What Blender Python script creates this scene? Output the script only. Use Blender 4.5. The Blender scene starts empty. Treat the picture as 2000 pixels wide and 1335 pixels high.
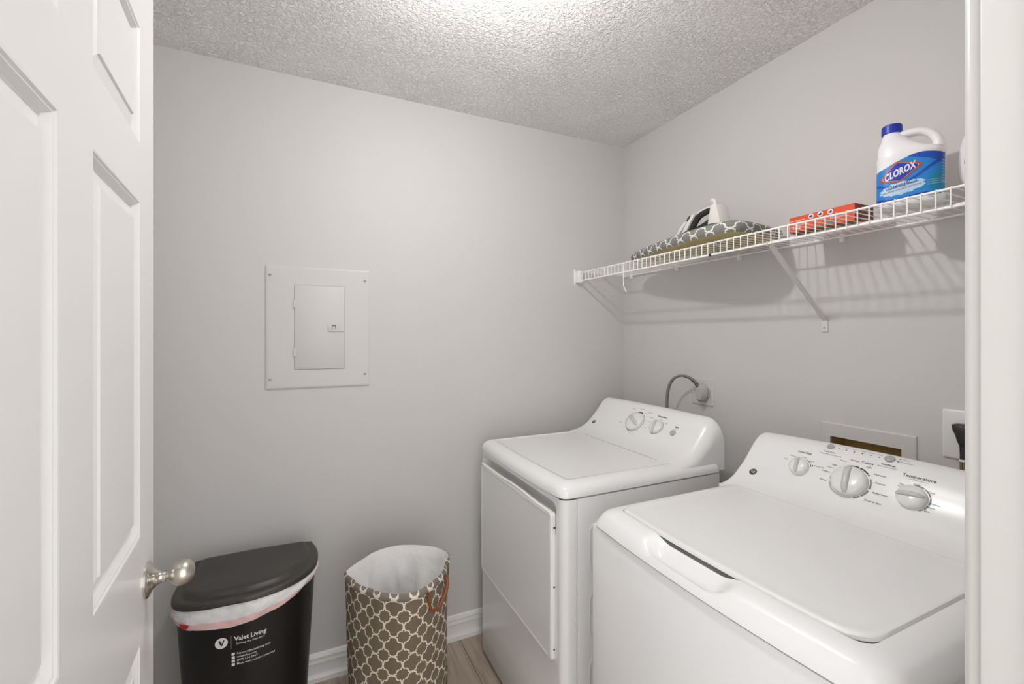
import bpy, bmesh, math, random
from math import sin, cos, pi, radians, sqrt, atan2, hypot
from mathutils import Vector, Matrix
random.seed(7)
SC = bpy.context.scene
COL = SC.collection

# ------------------------------------------------------------------ camera
cam_d = bpy.data.cameras.new('camera'); cam = bpy.data.objects.new('camera', cam_d); COL.objects.link(cam)
cam.location = (-1.598, -1.977, 1.401)
cam.rotation_euler = (radians(90), 0, -math.atan(402 / 867.5))
cam_d.sensor_width = 36.0; cam_d.lens = 867.5 / 2000 * 36; cam_d.shift_y = -12.5 / 2000
cam_d.clip_start = 0.01
SC.camera = cam
# ------------------------------------------------------------------ world, exposure
SC.view_settings.view_transform = 'Standard'; SC.view_settings.look = 'None'
SC.view_settings.gamma = 1.0; SC.view_settings.use_curve_mapping = False
SC.view_settings.exposure = 0.11
w = bpy.data.worlds.new('world'); SC.world = w; w.use_nodes = True
w.node_tree.nodes['Background'].inputs[0].default_value = (0.985, 0.99, 1.0, 1)
w.node_tree.nodes['Background'].inputs[1].default_value = 2.7
SC.cycles.use_denoising = True
SC.cycles.max_bounces = 12; SC.cycles.diffuse_bounces = 8; SC.cycles.glossy_bounces = 5
BULB_STRENGTH = 660.0
BULB = (-1.16, -0.98, 2.322)

# ------------------------------------------------------------------ colours and materials
def lin(r, g, b):
    f = lambda c: (c / 255 / 12.92) if c / 255 <= 0.04045 else ((c / 255 + 0.055) / 1.055) ** 2.4
    return (f(r), f(g), f(b), 1.0)

def mat(name, rgb, rough=0.5, metal=0.0, spec=0.5, emit=None, alpha=None, bump=None, coat=0.0, trans=0.0, var=None):
    m = bpy.data.materials.new(name); m.use_nodes = True
    nt = m.node_tree; p = nt.nodes['Principled BSDF']
    p.inputs['Base Color'].default_value = lin(*rgb)
    p.inputs['Roughness'].default_value = rough; p.inputs['Metallic'].default_value = metal
    p.inputs['Specular IOR Level'].default_value = spec
    if coat: p.inputs['Coat Weight'].default_value = coat; p.inputs['Coat Roughness'].default_value = 0.05
    if trans: p.inputs['Transmission Weight'].default_value = trans
    if alpha is not None: p.inputs['Alpha'].default_value = alpha
    if emit:
        p.inputs['Emission Color'].default_value = lin(*rgb); p.inputs['Emission Strength'].default_value = emit
    tc = None
    if bump or var:
        tc = nt.nodes.new('ShaderNodeTexCoord')
    if bump:                                        # (scale, strength, distance, detail)
        n = nt.nodes.new('ShaderNodeTexNoise'); n.inputs['Scale'].default_value = bump[0]; n.inputs['Detail'].default_value = bump[3]
        nt.links.new(tc.outputs['Object'], n.inputs['Vector'])
        b = nt.nodes.new('ShaderNodeBump'); b.inputs['Strength'].default_value = bump[1]; b.inputs['Distance'].default_value = bump[2]
        nt.links.new(n.outputs['Fac'], b.inputs['Height']); nt.links.new(b.outputs['Normal'], p.inputs['Normal'])
    if var:                                         # (scale, rgb2, lo, hi)
        n = nt.nodes.new('ShaderNodeTexNoise'); n.inputs['Scale'].default_value = var[0]; n.inputs['Detail'].default_value = 4
        nt.links.new(tc.outputs['Object'], n.inputs['Vector'])
        r = nt.nodes.new('ShaderNodeValToRGB')
        r.color_ramp.elements[0].color = lin(*rgb); r.color_ramp.elements[1].color = lin(*var[1])
        r.color_ramp.elements[0].position = var[2]; r.color_ramp.elements[1].position = var[3]
        nt.links.new(n.outputs['Fac'], r.inputs['Fac']); nt.links.new(r.outputs['Color'], p.inputs['Base Color'])
    return m

def ceiling_mat():
    m = mat('knockdown_ceiling', (250, 249, 248), 0.62)
    nt = m.node_tree; p = nt.nodes['Principled BSDF']
    tc = nt.nodes.new('ShaderNodeTexCoord')
    n1 = nt.nodes.new('ShaderNodeTexNoise'); n1.inputs['Scale'].default_value = 95; n1.inputs['Detail'].default_value = 4; n1.inputs['Roughness'].default_value = 0.55; n1.inputs['Distortion'].default_value = 0.6
    n2 = nt.nodes.new('ShaderNodeTexNoise'); n2.inputs['Scale'].default_value = 5; n2.inputs['Detail'].default_value = 2
    r1 = nt.nodes.new('ShaderNodeValToRGB'); r1.color_ramp.elements[0].position = 0.43; r1.color_ramp.elements[1].position = 0.66
    r2 = nt.nodes.new('ShaderNodeValToRGB'); r2.color_ramp.elements[0].position = 0.38; r2.color_ramp.elements[1].position = 0.58
    r2.color_ramp.elements[0].color = (0.8, 0.8, 0.8, 1)
    mu = nt.nodes.new('ShaderNodeMath'); mu.operation = 'MULTIPLY'
    for n in (n1, n2): nt.links.new(tc.outputs['Object'], n.inputs['Vector'])
    nt.links.new(n1.outputs['Fac'], r1.inputs['Fac']); nt.links.new(n2.outputs['Fac'], r2.inputs['Fac'])
    nt.links.new(r1.outputs['Color'], mu.inputs[0]); nt.links.new(r2.outputs['Color'], mu.inputs[1])
    b = nt.nodes.new('ShaderNodeBump'); b.inputs['Strength'].default_value = 1.0; b.inputs['Distance'].default_value = 0.005
    nt.links.new(mu.outputs[0], b.inputs['Height']); nt.links.new(b.outputs['Normal'], p.inputs['Normal'])
    return m

def trellis_mat(name, base, line, width, bump=True):
    """printed quatrefoil lattice over the UVs, one big cell per UV unit"""
    m = mat(name, base, 0.9, spec=0.15); nt = m.node_tree; p = nt.nodes['Principled BSDF']
    uv = nt.nodes.new('ShaderNodeTexCoord'); sx = nt.nodes.new('ShaderNodeSeparateXYZ'); nt.links.new(uv.outputs['UV'], sx.inputs[0])
    def M(op, a, b=None):
        n = nt.nodes.new('ShaderNodeMath'); n.operation = op
        for i, v in enumerate((a, b)):
            if v is None: continue
            if isinstance(v, (int, float)): n.inputs[i].default_value = v
            else: nt.links.new(v, n.inputs[i])
        return n.outputs[0]
    def cell(o): return M('ABSOLUTE', M('SUBTRACT', M('FRACT', M('ADD', o, 0.5)), 0.5))
    a = cell(sx.outputs['X']); b = cell(sx.outputs['Y'])
    s = M('SUBTRACT', a, b)                                          # -.5 .. .5 along the edge of the cell
    d = M('SUBTRACT', M('ADD', a, b), 0.5)
    wave = M('MULTIPLY', M('SUBTRACT', 1.0, M('COSINE', M('MULTIPLY', s, 4 * pi))), 0.058)
    step = M('MULTIPLY', M('SINE', M('MULTIPLY', M('ABSOLUTE', s), 12 * pi)), 0.020)
    d2 = M('SUBTRACT', M('SUBTRACT', d, wave), step)
    near = M('ABSOLUTE', d2)
    ramp = nt.nodes.new('ShaderNodeMapRange'); ramp.inputs['From Min'].default_value = width; ramp.inputs['From Max'].default_value = width * 1.45
    ramp.inputs['To Min'].default_value = 1; ramp.inputs['To Max'].default_value = 0
    nt.links.new(near, ramp.inputs['Value'])
    mx = nt.nodes.new('ShaderNodeMix'); mx.data_type = 'RGBA'
    mx.inputs[6].default_value = lin(*base); mx.inputs[7].default_value = lin(*line)
    nt.links.new(ramp.outputs['Result'], mx.inputs['Factor']); nt.links.new(mx.outputs[2], p.inputs['Base Color'])
    n = nt.nodes.new('ShaderNodeTexNoise'); n.inputs['Scale'].default_value = 45; n.inputs['Detail'].default_value = 5
    nt.links.new(uv.outputs['Object'], n.inputs['Vector'])
    bp = nt.nodes.new('ShaderNodeBump'); bp.inputs['Strength'].default_value = 0.25; bp.inputs['Distance'].default_value = 0.002
    nt.links.new(n.outputs['Fac'], bp.inputs['Height']); nt.links.new(bp.outputs['Normal'], p.inputs['Normal'])
    return m

def plank_mat():
    m = mat('vinyl_plank', (134, 118, 103), 0.45); nt = m.node_tree; p = nt.nodes['Principled BSDF']
    tc = nt.nodes.new('ShaderNodeTexCoord'); oi = nt.nodes.new('ShaderNodeObjectInfo')
    mp = nt.nodes.new('ShaderNodeMapping'); mp.inputs['Scale'].default_value = (34, 2.4, 1)
    ad = nt.nodes.new('ShaderNodeVectorMath'); ad.operation = 'ADD'
    nt.links.new(tc.outputs['Object'], mp.inputs['Vector']); nt.links.new(mp.outputs['Vector'], ad.inputs[0])
    sc = nt.nodes.new('ShaderNodeVectorMath'); sc.operation = 'SCALE'; sc.inputs['Scale'].default_value = 40
    cb = nt.nodes.new('ShaderNodeCombineXYZ'); nt.links.new(oi.outputs['Random'], cb.inputs[0]); nt.links.new(oi.outputs['Random'], cb.inputs[1])
    nt.links.new(cb.outputs[0], sc.inputs[0]); nt.links.new(sc.outputs[0], ad.inputs[1])
    n = nt.nodes.new('ShaderNodeTexNoise'); n.inputs['Scale'].default_value = 1.0; n.inputs['Detail'].default_value = 6; n.inputs['Distortion'].default_value = 0.8
    nt.links.new(ad.outputs[0], n.inputs['Vector'])
    r = nt.nodes.new('ShaderNodeValToRGB')
    r.color_ramp.elements[0].position = 0.3; r.color_ramp.elements[0].color = lin(146, 131, 118)
    r.color_ramp.elements[1].position = 0.72; r.color_ramp.elements[1].color = lin(186, 170, 155)
    nt.links.new(n.outputs['Fac'], r.inputs['Fac']); nt.links.new(r.outputs['Color'], p.inputs['Base Color'])
    return m

def nickel_mat():
    m = mat('satin_nickel', (196, 190, 180), 0.24, metal=1.0); nt = m.node_tree; p = nt.nodes['Principled BSDF']
    tc = nt.nodes.new('ShaderNodeTexCoord'); n = nt.nodes.new('ShaderNodeTexNoise'); n.inputs['Scale'].default_value = 300
    nt.links.new(tc.outputs['Object'], n.inputs['Vector'])
    mr = nt.nodes.new('ShaderNodeMapRange'); mr.inputs['To Min'].default_value = 0.26; mr.inputs['To Max'].default_value = 0.36
    nt.links.new(n.outputs['Fac'], mr.inputs['Value']); nt.links.new(mr.outputs[0], p.inputs['Roughness'])
    return m

WALL = mat('greige_wall_paint', (203, 201, 199), 0.55, spec=0.3, bump=(220, 0.05, 0.001, 3))
PANELP = mat('greige_wall_paint_on_metal', (203, 201, 199), 0.42, spec=0.4)
CEIL = ceiling_mat()
TRIM = mat('white_trim_paint', (228, 227, 225), 0.32, bump=(60, 0.04, 0.001, 2))
JAMB = mat('cream_jamb_paint', (208, 206, 202), 0.35, bump=(40, 0.08, 0.001, 3))
DOORP = mat('white_door_paint', (217, 216, 214), 0.30, bump=(25, 0.05, 0.002, 3))
ENAMEL = mat('white_enamel', (230, 230, 230), 0.14, coat=0.3)
ENAMELTOP = mat('white_enamel_top', (231, 231, 231), 0.22, coat=0.2)
PLASTIC = mat('white_plastic', (240, 240, 239), 0.28)
KNOBP = mat('white_knob_plastic', (226, 226, 225), 0.14, coat=0.5)
GRIP = mat('pale_grey_grip', (196, 196, 195), 0.25)
INKG = mat('grey_print', (120, 120, 122), 0.5)
INKM = mat('mid_grey_print', (172, 172, 173), 0.5)
INKD = mat('dark_print', (52, 52, 55), 0.5)
DARK = mat('dark_gap', (40, 40, 40), 0.7)
BTN = mat('grey_button', (168, 168, 168), 0.3)
WIRE = mat('white_vinyl_wire', (244, 243, 238), 0.35)
METALW = mat('white_painted_metal', (214, 212, 207), 0.4)
SCREW = mat('painted_screw', (186, 183, 178), 0.4)
NICKEL = nickel_mat()
CHROME = mat('polished_nickel', (205, 202, 196), 0.16, metal=1.0)
BLACKP = mat('black_bin_plastic', (25, 23, 22), 0.38, bump=(350, 0.06, 0.001, 2))
LIDP = mat('black_lid_plastic', (50, 47, 44), 0.42, var=(9, (60, 57, 53), 0.35, 0.75))
BAGP = mat('white_bag_film', (222, 221, 222), 0.35, bump=(16, 0.5, 0.012, 3))
BAGRED = mat('pale_red_drawstring', (232, 192, 190), 0.4, bump=(30, 0.3, 0.004, 2))
RED = mat('red_tape', (196, 40, 42), 0.4)
WHITEP = mat('white_print', (225, 225, 225), 0.5)
TRELLIS = trellis_mat('brown_trellis_fabric', (116, 104, 90), (226, 214, 194), 0.042)
TRELLISG = trellis_mat('grey_trellis_fabric', (128, 129, 124), (226, 225, 216), 0.045)
RIMF = trellis_mat('grey_trellis_hem', (124, 116, 106), (226, 216, 200), 0.05)
LINER = mat('white_liner_cloth', (226, 225, 224), 0.85, bump=(11, 0.6, 0.02, 5))
LEATHER = mat('tan_leather', (126, 66, 24), 0.45)
YELLOWU = mat('raw_board_underside', (196, 180, 128), 0.8, var=(6, (178, 158, 112), 0.35, 0.7))
IRONW = mat('iron_white', (224, 222, 216), 0.35)
IRONB = mat('iron_black', (38, 36, 34), 0.5)
STEEL = mat('sole_steel', (160, 160, 160), 0.25, metal=1.0)
JUG = mat('white_jug_plastic', (238, 237, 240), 0.35)
CAPB = mat('blue_cap', (22, 48, 168), 0.4)
LBLUE = mat('label_blue', (18, 128, 204), 0.4)
LDEEP = mat('label_deep_blue', (16, 70, 176), 0.4)
LNAVY = mat('label_navy', (28, 44, 130), 0.4)
LPALE = mat('label_pale_blue', (178, 214, 238), 0.4)
LTEAL = mat('label_teal', (16, 132, 172), 0.4)
LRED = mat('label_red', (190, 64, 40), 0.4)
LGOLD = mat('label_cream_line', (238, 206, 160), 0.4)
INKR = mat('red_print', (188, 84, 78), 0.5)
INKN = mat('navy_print', (30, 44, 120), 0.5)
ORANGE = mat('orange_card', (222, 76, 26), 0.45)
DKRED = mat('dark_red_card', (122, 26, 34), 0.45)
CARDB = mat('brown_card', (150, 104, 72), 0.7)
TEALC = mat('teal_print', (70, 128, 142), 0.5)
AMBER = mat('amber_label', (222, 146, 40), 0.4)
BROWNIN = mat('brown_cavity', (190, 160, 98), 0.8, var=(12, (160, 132, 76), 0.3, 0.7))
CORDG = mat('grey_cord', (128, 127, 122), 0.5)
PLUGG = mat('grey_plug', (176, 176, 174), 0.5)
CORDB = mat('black_cord', (44, 43, 42), 0.45)
BRASS = mat('braided_brass', (150, 132, 92), 0.4, metal=0.6)
OUTLETW = mat('white_outlet', (222, 222, 222), 0.3)
PLANK = plank_mat()
FLOORB = mat('floor_underlay', (70, 60, 52), 0.8)
HALLW = mat('hall_paint', (214, 211, 206), 0.6)

# ------------------------------------------------------------------ object helpers
WL = {}                                              # world location of each object origin
def reg(o, loc): WL[o.name] = Vector(loc)
def thing(name, label, cat, loc, group=None):
    o = bpy.data.objects.new(name, None); COL.objects.link(o); o.location = loc; o.empty_display_size = 0.05
    if label: o['label'] = label
    if cat: o['category'] = cat
    if group: o['group'] = group
    reg(o, loc); return o
def struct_root(name, loc):
    o = bpy.data.objects.new(name, None); COL.objects.link(o); o.location = loc; o['kind'] = 'structure'; reg(o, loc); return o

class G:
    def __init__(s): s.v = []; s.f = []; s.uv = {}; s.mi = {}
    def add(s, vs, fs, uvs=None, mi=0):
        b = len(s.v); s.v += [tuple(v) for v in vs]
        for k, f in enumerate(fs):
            s.f.append([b + i for i in f])
            if uvs: s.uv[len(s.f) - 1] = uvs[k]
            if mi: s.mi[len(s.f) - 1] = mi
        return s
    def box(s, x0, x1, y0, y1, z0, z1, mi=0):
        return s.add([(x, y, z) for z in (z0, z1) for y in (y0, y1) for x in (x0, x1)],
                     [[0, 2, 3, 1], [4, 5, 7, 6], [0, 1, 5, 4], [2, 6, 7, 3], [0, 4, 6, 2], [1, 3, 7, 5]], mi=mi)
    def loft(s, rings, closed=True, cap0=False, cap1=False, uv=None, mi=0):
        n = len(rings[0]); vs = [p for r in rings for p in r]; fs = []; us = []
        for i in range(len(rings) - 1):
            for j in range(n if closed else n - 1):
                k = (j + 1) % n
                fs.append([i * n + j, i * n + k, (i + 1) * n + k, (i + 1) * n + j])
                if uv: us.append([uv(i, j), uv(i, j + 1), uv(i + 1, j + 1), uv(i + 1, j)])
        if cap0: fs.append(list(range(n))[::-1]); us.append([(0, 0)] * n)
        if cap1: fs.append([(len(rings) - 1) * n + j for j in range(n)]); us.append([(0, 0)] * n)
        return s.add(vs, fs, us if uv else None, mi)
    def tube(s, path, r, n=8, closed=False, ry=None, caps=True):
        path = [Vector(p) for p in path]; rings = []; m = len(path); up = None
        for i in range(m):
            a = path[i - 1] if (i > 0 or closed) else path[i]; b = path[(i + 1) % m] if (i < m - 1 or closed) else path[i]
            t = (b - a).normalized()
            if up is None:
                up = Vector((0, 0, 1)) if abs(t.z) < 0.9 else Vector((1, 0, 0))
            u = (up - t * up.dot(t)).normalized(); up = u; v = t.cross(u)
            rr = r[i] if isinstance(r, (list, tuple)) else r; r2 = ry if ry else rr
            rings.append([path[i] + u * rr * cos(2 * pi * k / n) + v * r2 * sin(2 * pi * k / n) for k in range(n)])
        if closed: rings.append(rings[0])
        return s.loft(rings, True, caps and not closed, caps and not closed)
    def lathe(s, prof, o, axis, n=32, cap=True):
        """prof: list of (radius, distance along axis)"""
        a = Vector(axis).normalized(); u = a.orthogonal().normalized(); v = a.cross(u); o = Vector(o)
        rings = [[o + a * h + (u * cos(2 * pi * k / n) + v * sin(2 * pi * k / n)) * max(r, 1e-5) for k in range(n)] for r, h in prof]
        return s.loft(rings, True, cap, cap)
    def prism(s, pts, fr, a0, a1, mi=0):
        """pts 2D outline, fr(u,v,w)->3D, extruded w from a0 to a1"""
        n = len(pts); vs = [fr(p[0], p[1], a0) for p in pts] + [fr(p[0], p[1], a1) for p in pts]
        fs = [list(range(n))[::-1], [n + i for i in range(n)]] + [[i, (i + 1) % n, n + (i + 1) % n, n + i] for i in range(n)]
        return s.add(vs, fs, mi=mi)
    def build(s, name, m, parent=None, label=None, smooth=38, bevel=None, fixn=True, loc=None, kind=None, cat=None, group=None):
        me = bpy.data.meshes.new(name)
        org = WL[parent.name] if parent else Vector(loc if loc else (0, 0, 0))
        me.from_pydata([Vector(v) - org for v in s.v], [], s.f)
        for mm in (m if isinstance(m, (list, tuple)) else [m]): me.materials.append(mm)
        for fi, k in s.mi.items(): me.polygons[fi].material_index = k
        if s.uv:
            l = me.uv_layers.new(name='UVMap')
            for fi, us in s.uv.items():
                for li, u in zip(me.polygons[fi].loop_indices, us): l.data[li].uv = u
        if fixn or bevel:
            bm = bmesh.new(); bm.from_mesh(me)
            if bevel:
                bmesh.ops.remove_doubles(bm, verts=bm.verts, dist=1e-6)
                es = [e for e in bm.edges if len(e.link_faces) == 2 and e.calc_face_angle(0) > radians(30)]
                bmesh.ops.bevel(bm, geom=es, offset=bevel[0], segments=bevel[1], profile=0.5, affect='EDGES', clamp_overlap=True)
            if fixn: bmesh.ops.recalc_face_normals(bm, faces=bm.faces)
            bm.to_mesh(me); bm.free()
        if smooth is None: me.shade_flat()
        else: me.shade_smooth(); me.set_sharp_from_angle(angle=radians(smooth))
        o = bpy.data.objects.new(name, me); COL.objects.link(o)
        if parent: o.parent = parent; reg(o, org)
        else: o.location = org; reg(o, org)
        if label: o['label'] = label
        if kind: o['kind'] = kind
        if cat: o['category'] = cat
        if group: o['group'] = group
        return o

def clone(o, parent, off):
    c = o.copy(); COL.objects.link(c); c.parent = parent; c.location = off; WL[c.name] = WL[o.name]; return c

def arc(cx, cy, r, a0, a1, n): return [(cx + r * cos(a0 + (a1 - a0) * i / n), cy + r * sin(a0 + (a1 - a0) * i / n)) for i in range(n + 1)]
def rrect(x0, x1, y0, y1, r, n=6, side=1):
    """rounded rectangle outline, counter-clockwise, r = radius or 4 radii for corners (x1y0, x1y1, x0y1, x0y0)"""
    rs = r if isinstance(r, (list, tuple)) else (r,) * 4
    C = [(x1, y0, -1, 1, -pi / 2), (x1, y1, -1, -1, 0), (x0, y1, 1, -1, pi / 2), (x0, y0, 1, 1, pi)]
    out = []
    for (cx, cy, sx, sy, a), rad in zip(C, rs):
        out += arc(cx + sx * rad, cy + sy * rad, max(rad, 1e-4), a, a + pi / 2, n)
    if side > 1:
        res = []; m = len(out)
        for i in range(m):
            p = out[i]; q = out[(i + 1) % m]; res.append(p)
            if (i + 1) % (n + 1) == 0:
                for k in range(1, side): res.append((p[0] + (q[0] - p[0]) * k / side, p[1] + (q[1] - p[1]) * k / side))
        out = res
    return out
def catmull(pts, n=8):
    out = []
    for i in range(len(pts) - 1):
        p = [Vector(pts[max(i - 1, 0)]), Vector(pts[i]), Vector(pts[i + 1]), Vector(pts[min(i + 2, len(pts) - 1)])]
        for k in range(n):
            t = k / n
            out.append(0.5 * (2 * p[1] + (p[2] - p[0]) * t + (2 * p[0] - 5 * p[1] + 4 * p[2] - p[3]) * t * t + (3 * p[1] - p[0] - 3 * p[2] + p[3]) * t ** 3))
    out.append(Vector(pts[-1])); return out
def smooth01(x): x = max(0, min(1, x)); return x * x * (3 - 2 * x)

def text2d(s, size, align='CENTER', bold=0.0, shear=0.0, space=1.0, res=2):
    """outline letters from Blender's built-in font as flat 2D verts and faces"""
    c = bpy.data.curves.new('lettering_curve', 'FONT'); c.body = s; c.size = size; c.align_x = align; c.align_y = 'CENTER'
    c.offset = bold; c.shear = shear; c.space_character = space; c.resolution_u = res; c.fill_mode = 'FRONT'
    o = bpy.data.objects.new('lettering_tmp', c); COL.objects.link(o)
    dg = bpy.context.evaluated_depsgraph_get(); e = o.evaluated_get(dg); me = e.to_mesh()
    vs = [(v.co.x, v.co.y) for v in me.vertices]; fs = [list(p.vertices) for p in me.polygons]
    e.to_mesh_clear(); bpy.data.objects.remove(o); bpy.data.curves.remove(c)
    return vs, fs
def put_text(g, s, size, fr, x=0, y=0, mi=0, **k):
    """fr(u, v) -> 3D"""
    vs, fs = text2d(s, size, **k); g.add([fr(x + a, y + b) for a, b in vs], fs, mi=mi)
def disc2d(r, n=24, ry=None): return [(r * cos(2 * pi * i / n), (ry or r) * sin(2 * pi * i / n)) for i in range(n)]
def flat(g, pts, fr, x=0, y=0, mi=0): g.add([fr(x + a, y + b) for a, b in pts], [list(range(len(pts)))], mi=mi)
def ringband(g, r0, r1, a0, a1, fr, x=0, y=0, n=24, mi=0):
    vs = []; 
    for i in range(n + 1):
        a = a0 + (a1 - a0) * i / n; vs += [fr(x + r0 * cos(a), y + r0 * sin(a)), fr(x + r1 * cos(a), y + r1 * sin(a))]
    g.add(vs, [[2 * i, 2 * i + 1, 2 * i + 3, 2 * i + 2] for i in range(n)], mi=mi)
def dense(poly, step):
    """triangulated and subdivided 2D polygon, so that it can be wrapped on a curved face"""
    bm = bmesh.new(); f = bm.faces.new([bm.verts.new((p[0], p[1], 0)) for p in poly])
    bmesh.ops.triangulate(bm, faces=[f])
    for _ in range(5):
        es = [e for e in bm.edges if e.calc_length() > step]
        if not es: break
        bmesh.ops.subdivide_edges(bm, edges=es, cuts=1); bmesh.ops.triangulate(bm, faces=bm.faces[:])
    bm.verts.index_update(); vs = [(v.co.x, v.co.y) for v in bm.verts]; fs = [[v.index for v in f.verts] for f in bm.faces]; bm.free()
    return vs, fs
def wrap(g, poly, fr, step=0.008, mi=0):
    vs, fs = dense(poly, step); g.add([fr(*v) for v in vs], fs, mi=mi)

# ================================================================== THE ROOM
XL, H = -2.15, 2.44                                   # left wall, ceiling
YF = -1.781                                           # room side of the front wall
JX = -1.018                                           # jamb face on the latch side
HX = -1.838                                           # jamb face on the hinge side
G().box(XL - 0.1, 0.1, 0, 0.1, 0, H).build('wall_back', WALL, kind='structure')
g = G()                                               # right wall with the hole of the washer supply box
yA, yB, zA, zB = -1.272, -1.076, 0.86, 1.066
g.box(0, 0.1, -3.0, yA, 0, H).box(0, 0.1, yB, 0, 0, H).box(0, 0.1, yA, yB, 0, zA).box(0, 0.1, yA, yB, zB, H)
g.build('wall_right', WALL, kind='structure')
G().box(XL - 0.1, XL, YF - 0.115, 0, 0, H).build('wall_left', WALL, kind='structure')
g = G(); g.box(XL, HX - 0.02, YF - 0.115, YF, 0, H); g.box(JX + 0.02, 0, YF - 0.115, YF, 0, H); g.box(HX - 0.02, JX + 0.02, YF - 0.115, YF, 2.07, H)
g.build('wall_front', WALL, kind='structure')
G().box(XL - 0.1, 0.1, -2.6, 0.1, H, H + 0.1).build('ceiling', CEIL, kind='structure')

fl = struct_root('floor', (0, 0, 0))
G().box(XL - 1.6, 0.1, -3.9, 0.1, -0.08, -0.004).build('underlay', FLOORB, fl)
pw, pl_ = 0.152, 1.22
proto = G().box(0, pw - 0.0012, 0, pl_ - 0.0012, -0.004, 0.0).build('plank', PLANK, fl, bevel=(0.0012, 1))
first = True
for i in range(15):
    y = 0.06 - pl_ - random.choice((0.0, 0.31, 0.62, 0.93)) + 0.62
    x = XL + i * pw - 0.02
    while y > -3.0 - pl_:
        y0, y1 = max(y, -3.0), min(y + pl_ - 0.0012, 0.0)
        if y1 - y0 > 0.03:
            if y0 == y and y1 == y + pl_ - 0.0012:
                if first: proto.location = (x, y, 0); first = False
                else: clone(proto, fl, (x, y, 0))
            else:
                p = G().box(0, pw - 0.0012, 0, y1 - y0, -0.004, 0).build('plank', PLANK, fl, bevel=(0.0012, 1)); p.location = (x, y0, 0)
        y -= pl_

# baseboards, moulded profile (d from wall, z)
BP = [(0, 0), (0.020, 0), (0.020, 0.018), (0.014, 0.030), (0.013, 0.034), (0.012, 0.070), (0.013, 0.074), (0.012, 0.078), (0.010, 0.088), (0.011, 0.094), (0.007, 0.106), (0, 0.110)]
def baseboard(name, a, b, nrm):
    g = G(); g.loft([[Vector(p) + Vector(nrm) * d + Vector((0, 0, z)) for d, z in BP] for p in (a, b)], True, True, True)
    return g.build(name, TRIM, kind='structure', smooth=25)
baseboard('baseboard_back', (XL, 0, 0), (-0.0, 0, 0), (0, -1, 0))
baseboard('baseboard_right', (0, -0.02, 0), (0, YF, 0), (-1, 0, 0))
baseboard('baseboard_left', (XL, YF, 0), (XL, -0.02, 0), (1, 0, 0))

# door frame: jambs, stops and room-side casing
g = G()
g.box(JX, JX + 0.019, YF - 0.115, YF, 0, 2.05); g.box(JX - 0.011, JX, YF - 0.080, YF - 0.038, 0, 2.05)
g.build('trim_1', JAMB, kind='structure', bevel=(0.002, 2))
g = G(); g.prism([(JX + 0.008, YF), (JX + 0.008, YF + 0.010), (JX + 0.012, YF + 0.015), (JX + 0.05, YF + 0.017), (JX + 0.062, YF + 0.010), (JX + 0.065, YF)], lambda u, v, w: (u, v, w), 0, 2.11)
g.build('trim_2', JAMB, kind='structure', bevel=(0.0015, 2))
g = G(); g.box(HX - 0.019, HX, YF - 0.115, YF, 0, 2.05); g.box(HX, HX + 0.011, YF - 0.080, YF - 0.038, 0, 2.05)
g.box(HX, JX, YF - 0.115, YF, 2.05, 2.069); g.build('trim_3', JAMB, kind='structure', bevel=(0.002, 2))

# ------------------------------------------------------------------ the open six-panel door
E0 = Vector((-1.8525, -0.9596, 0)); D0 = Vector((0.0845, -0.9964, 0)); N0 = Vector((0.9964, 0.0845, 0))
W_ = 0.813; TH = 0.035; ZB, ZT = 0.012, 2.032
def dfr(t, z, d): return E0 + D0 * t + Vector((0, 0, z)) + N0 * d          # d: 0 at the visible face, positive into the room
door = struct_root('door_1', (E0.x + D0.x * W_, E0.y + D0.y * W_, 0))
cols = [(0.103, 0.343), (0.444, 0.690)]; rows = [(0.235, 0.899), (1.070, 1.620), (1.713, 1.905)]
def dbox(g, t0, t1, z0, z1, d0=-TH, d1=0.0):
    vs = [dfr(t, z, d) for d in (d0, d1) for z in (z0, z1) for t in (t0, t1)]
    g.add(vs, [[0, 1, 3, 2], [4, 6, 7, 5], [0, 4, 5, 1], [2, 3, 7, 6], [0, 2, 6, 4], [1, 5, 7, 3]])
g = G()
ts = [0, cols[0][0], cols[0][1], cols[1][0], cols[1][1], W_]; zs = [ZB] + [v for r in rows for v in r] + [ZT]
for a in (0, 2, 4): dbox(g, ts[a], ts[a + 1], ZB, ZT)
for c in cols:
    for k in range(0, 7, 2): dbox(g, c[0], c[1], zs[k], zs[k + 1])
g.build('door_leaf', DOORP, door, smooth=None)
for c in cols:
    for r in rows:
        g = G()
        def rg(i, d): return [dfr(t, z, d) for t, z in ((c[0] + i, r[0] + i), (c[1] - i, r[0] + i), (c[1] - i, r[1] - i), (c[0] + i, r[1] - i))]
        for sgn, base in ((1, 0.0), (-1, -TH)):
            g.loft([rg(0, base), rg(0.0025, base - sgn * 0.0006), rg(0.0045, base - sgn * 0.003), rg(0.0060, base - sgn * 0.0032), rg(0.0100, base - sgn * 0.0105), rg(0.0130, base - sgn * 0.0115), rg(0.0340, base - sgn * 0.0045), rg(0.0352, base - sgn * 0.0020), rg(0.040, base - sgn * 0.0020)], True, False, True)
        g.build('door_panel', DOORP, door, smooth=20, fixn=True)
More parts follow.
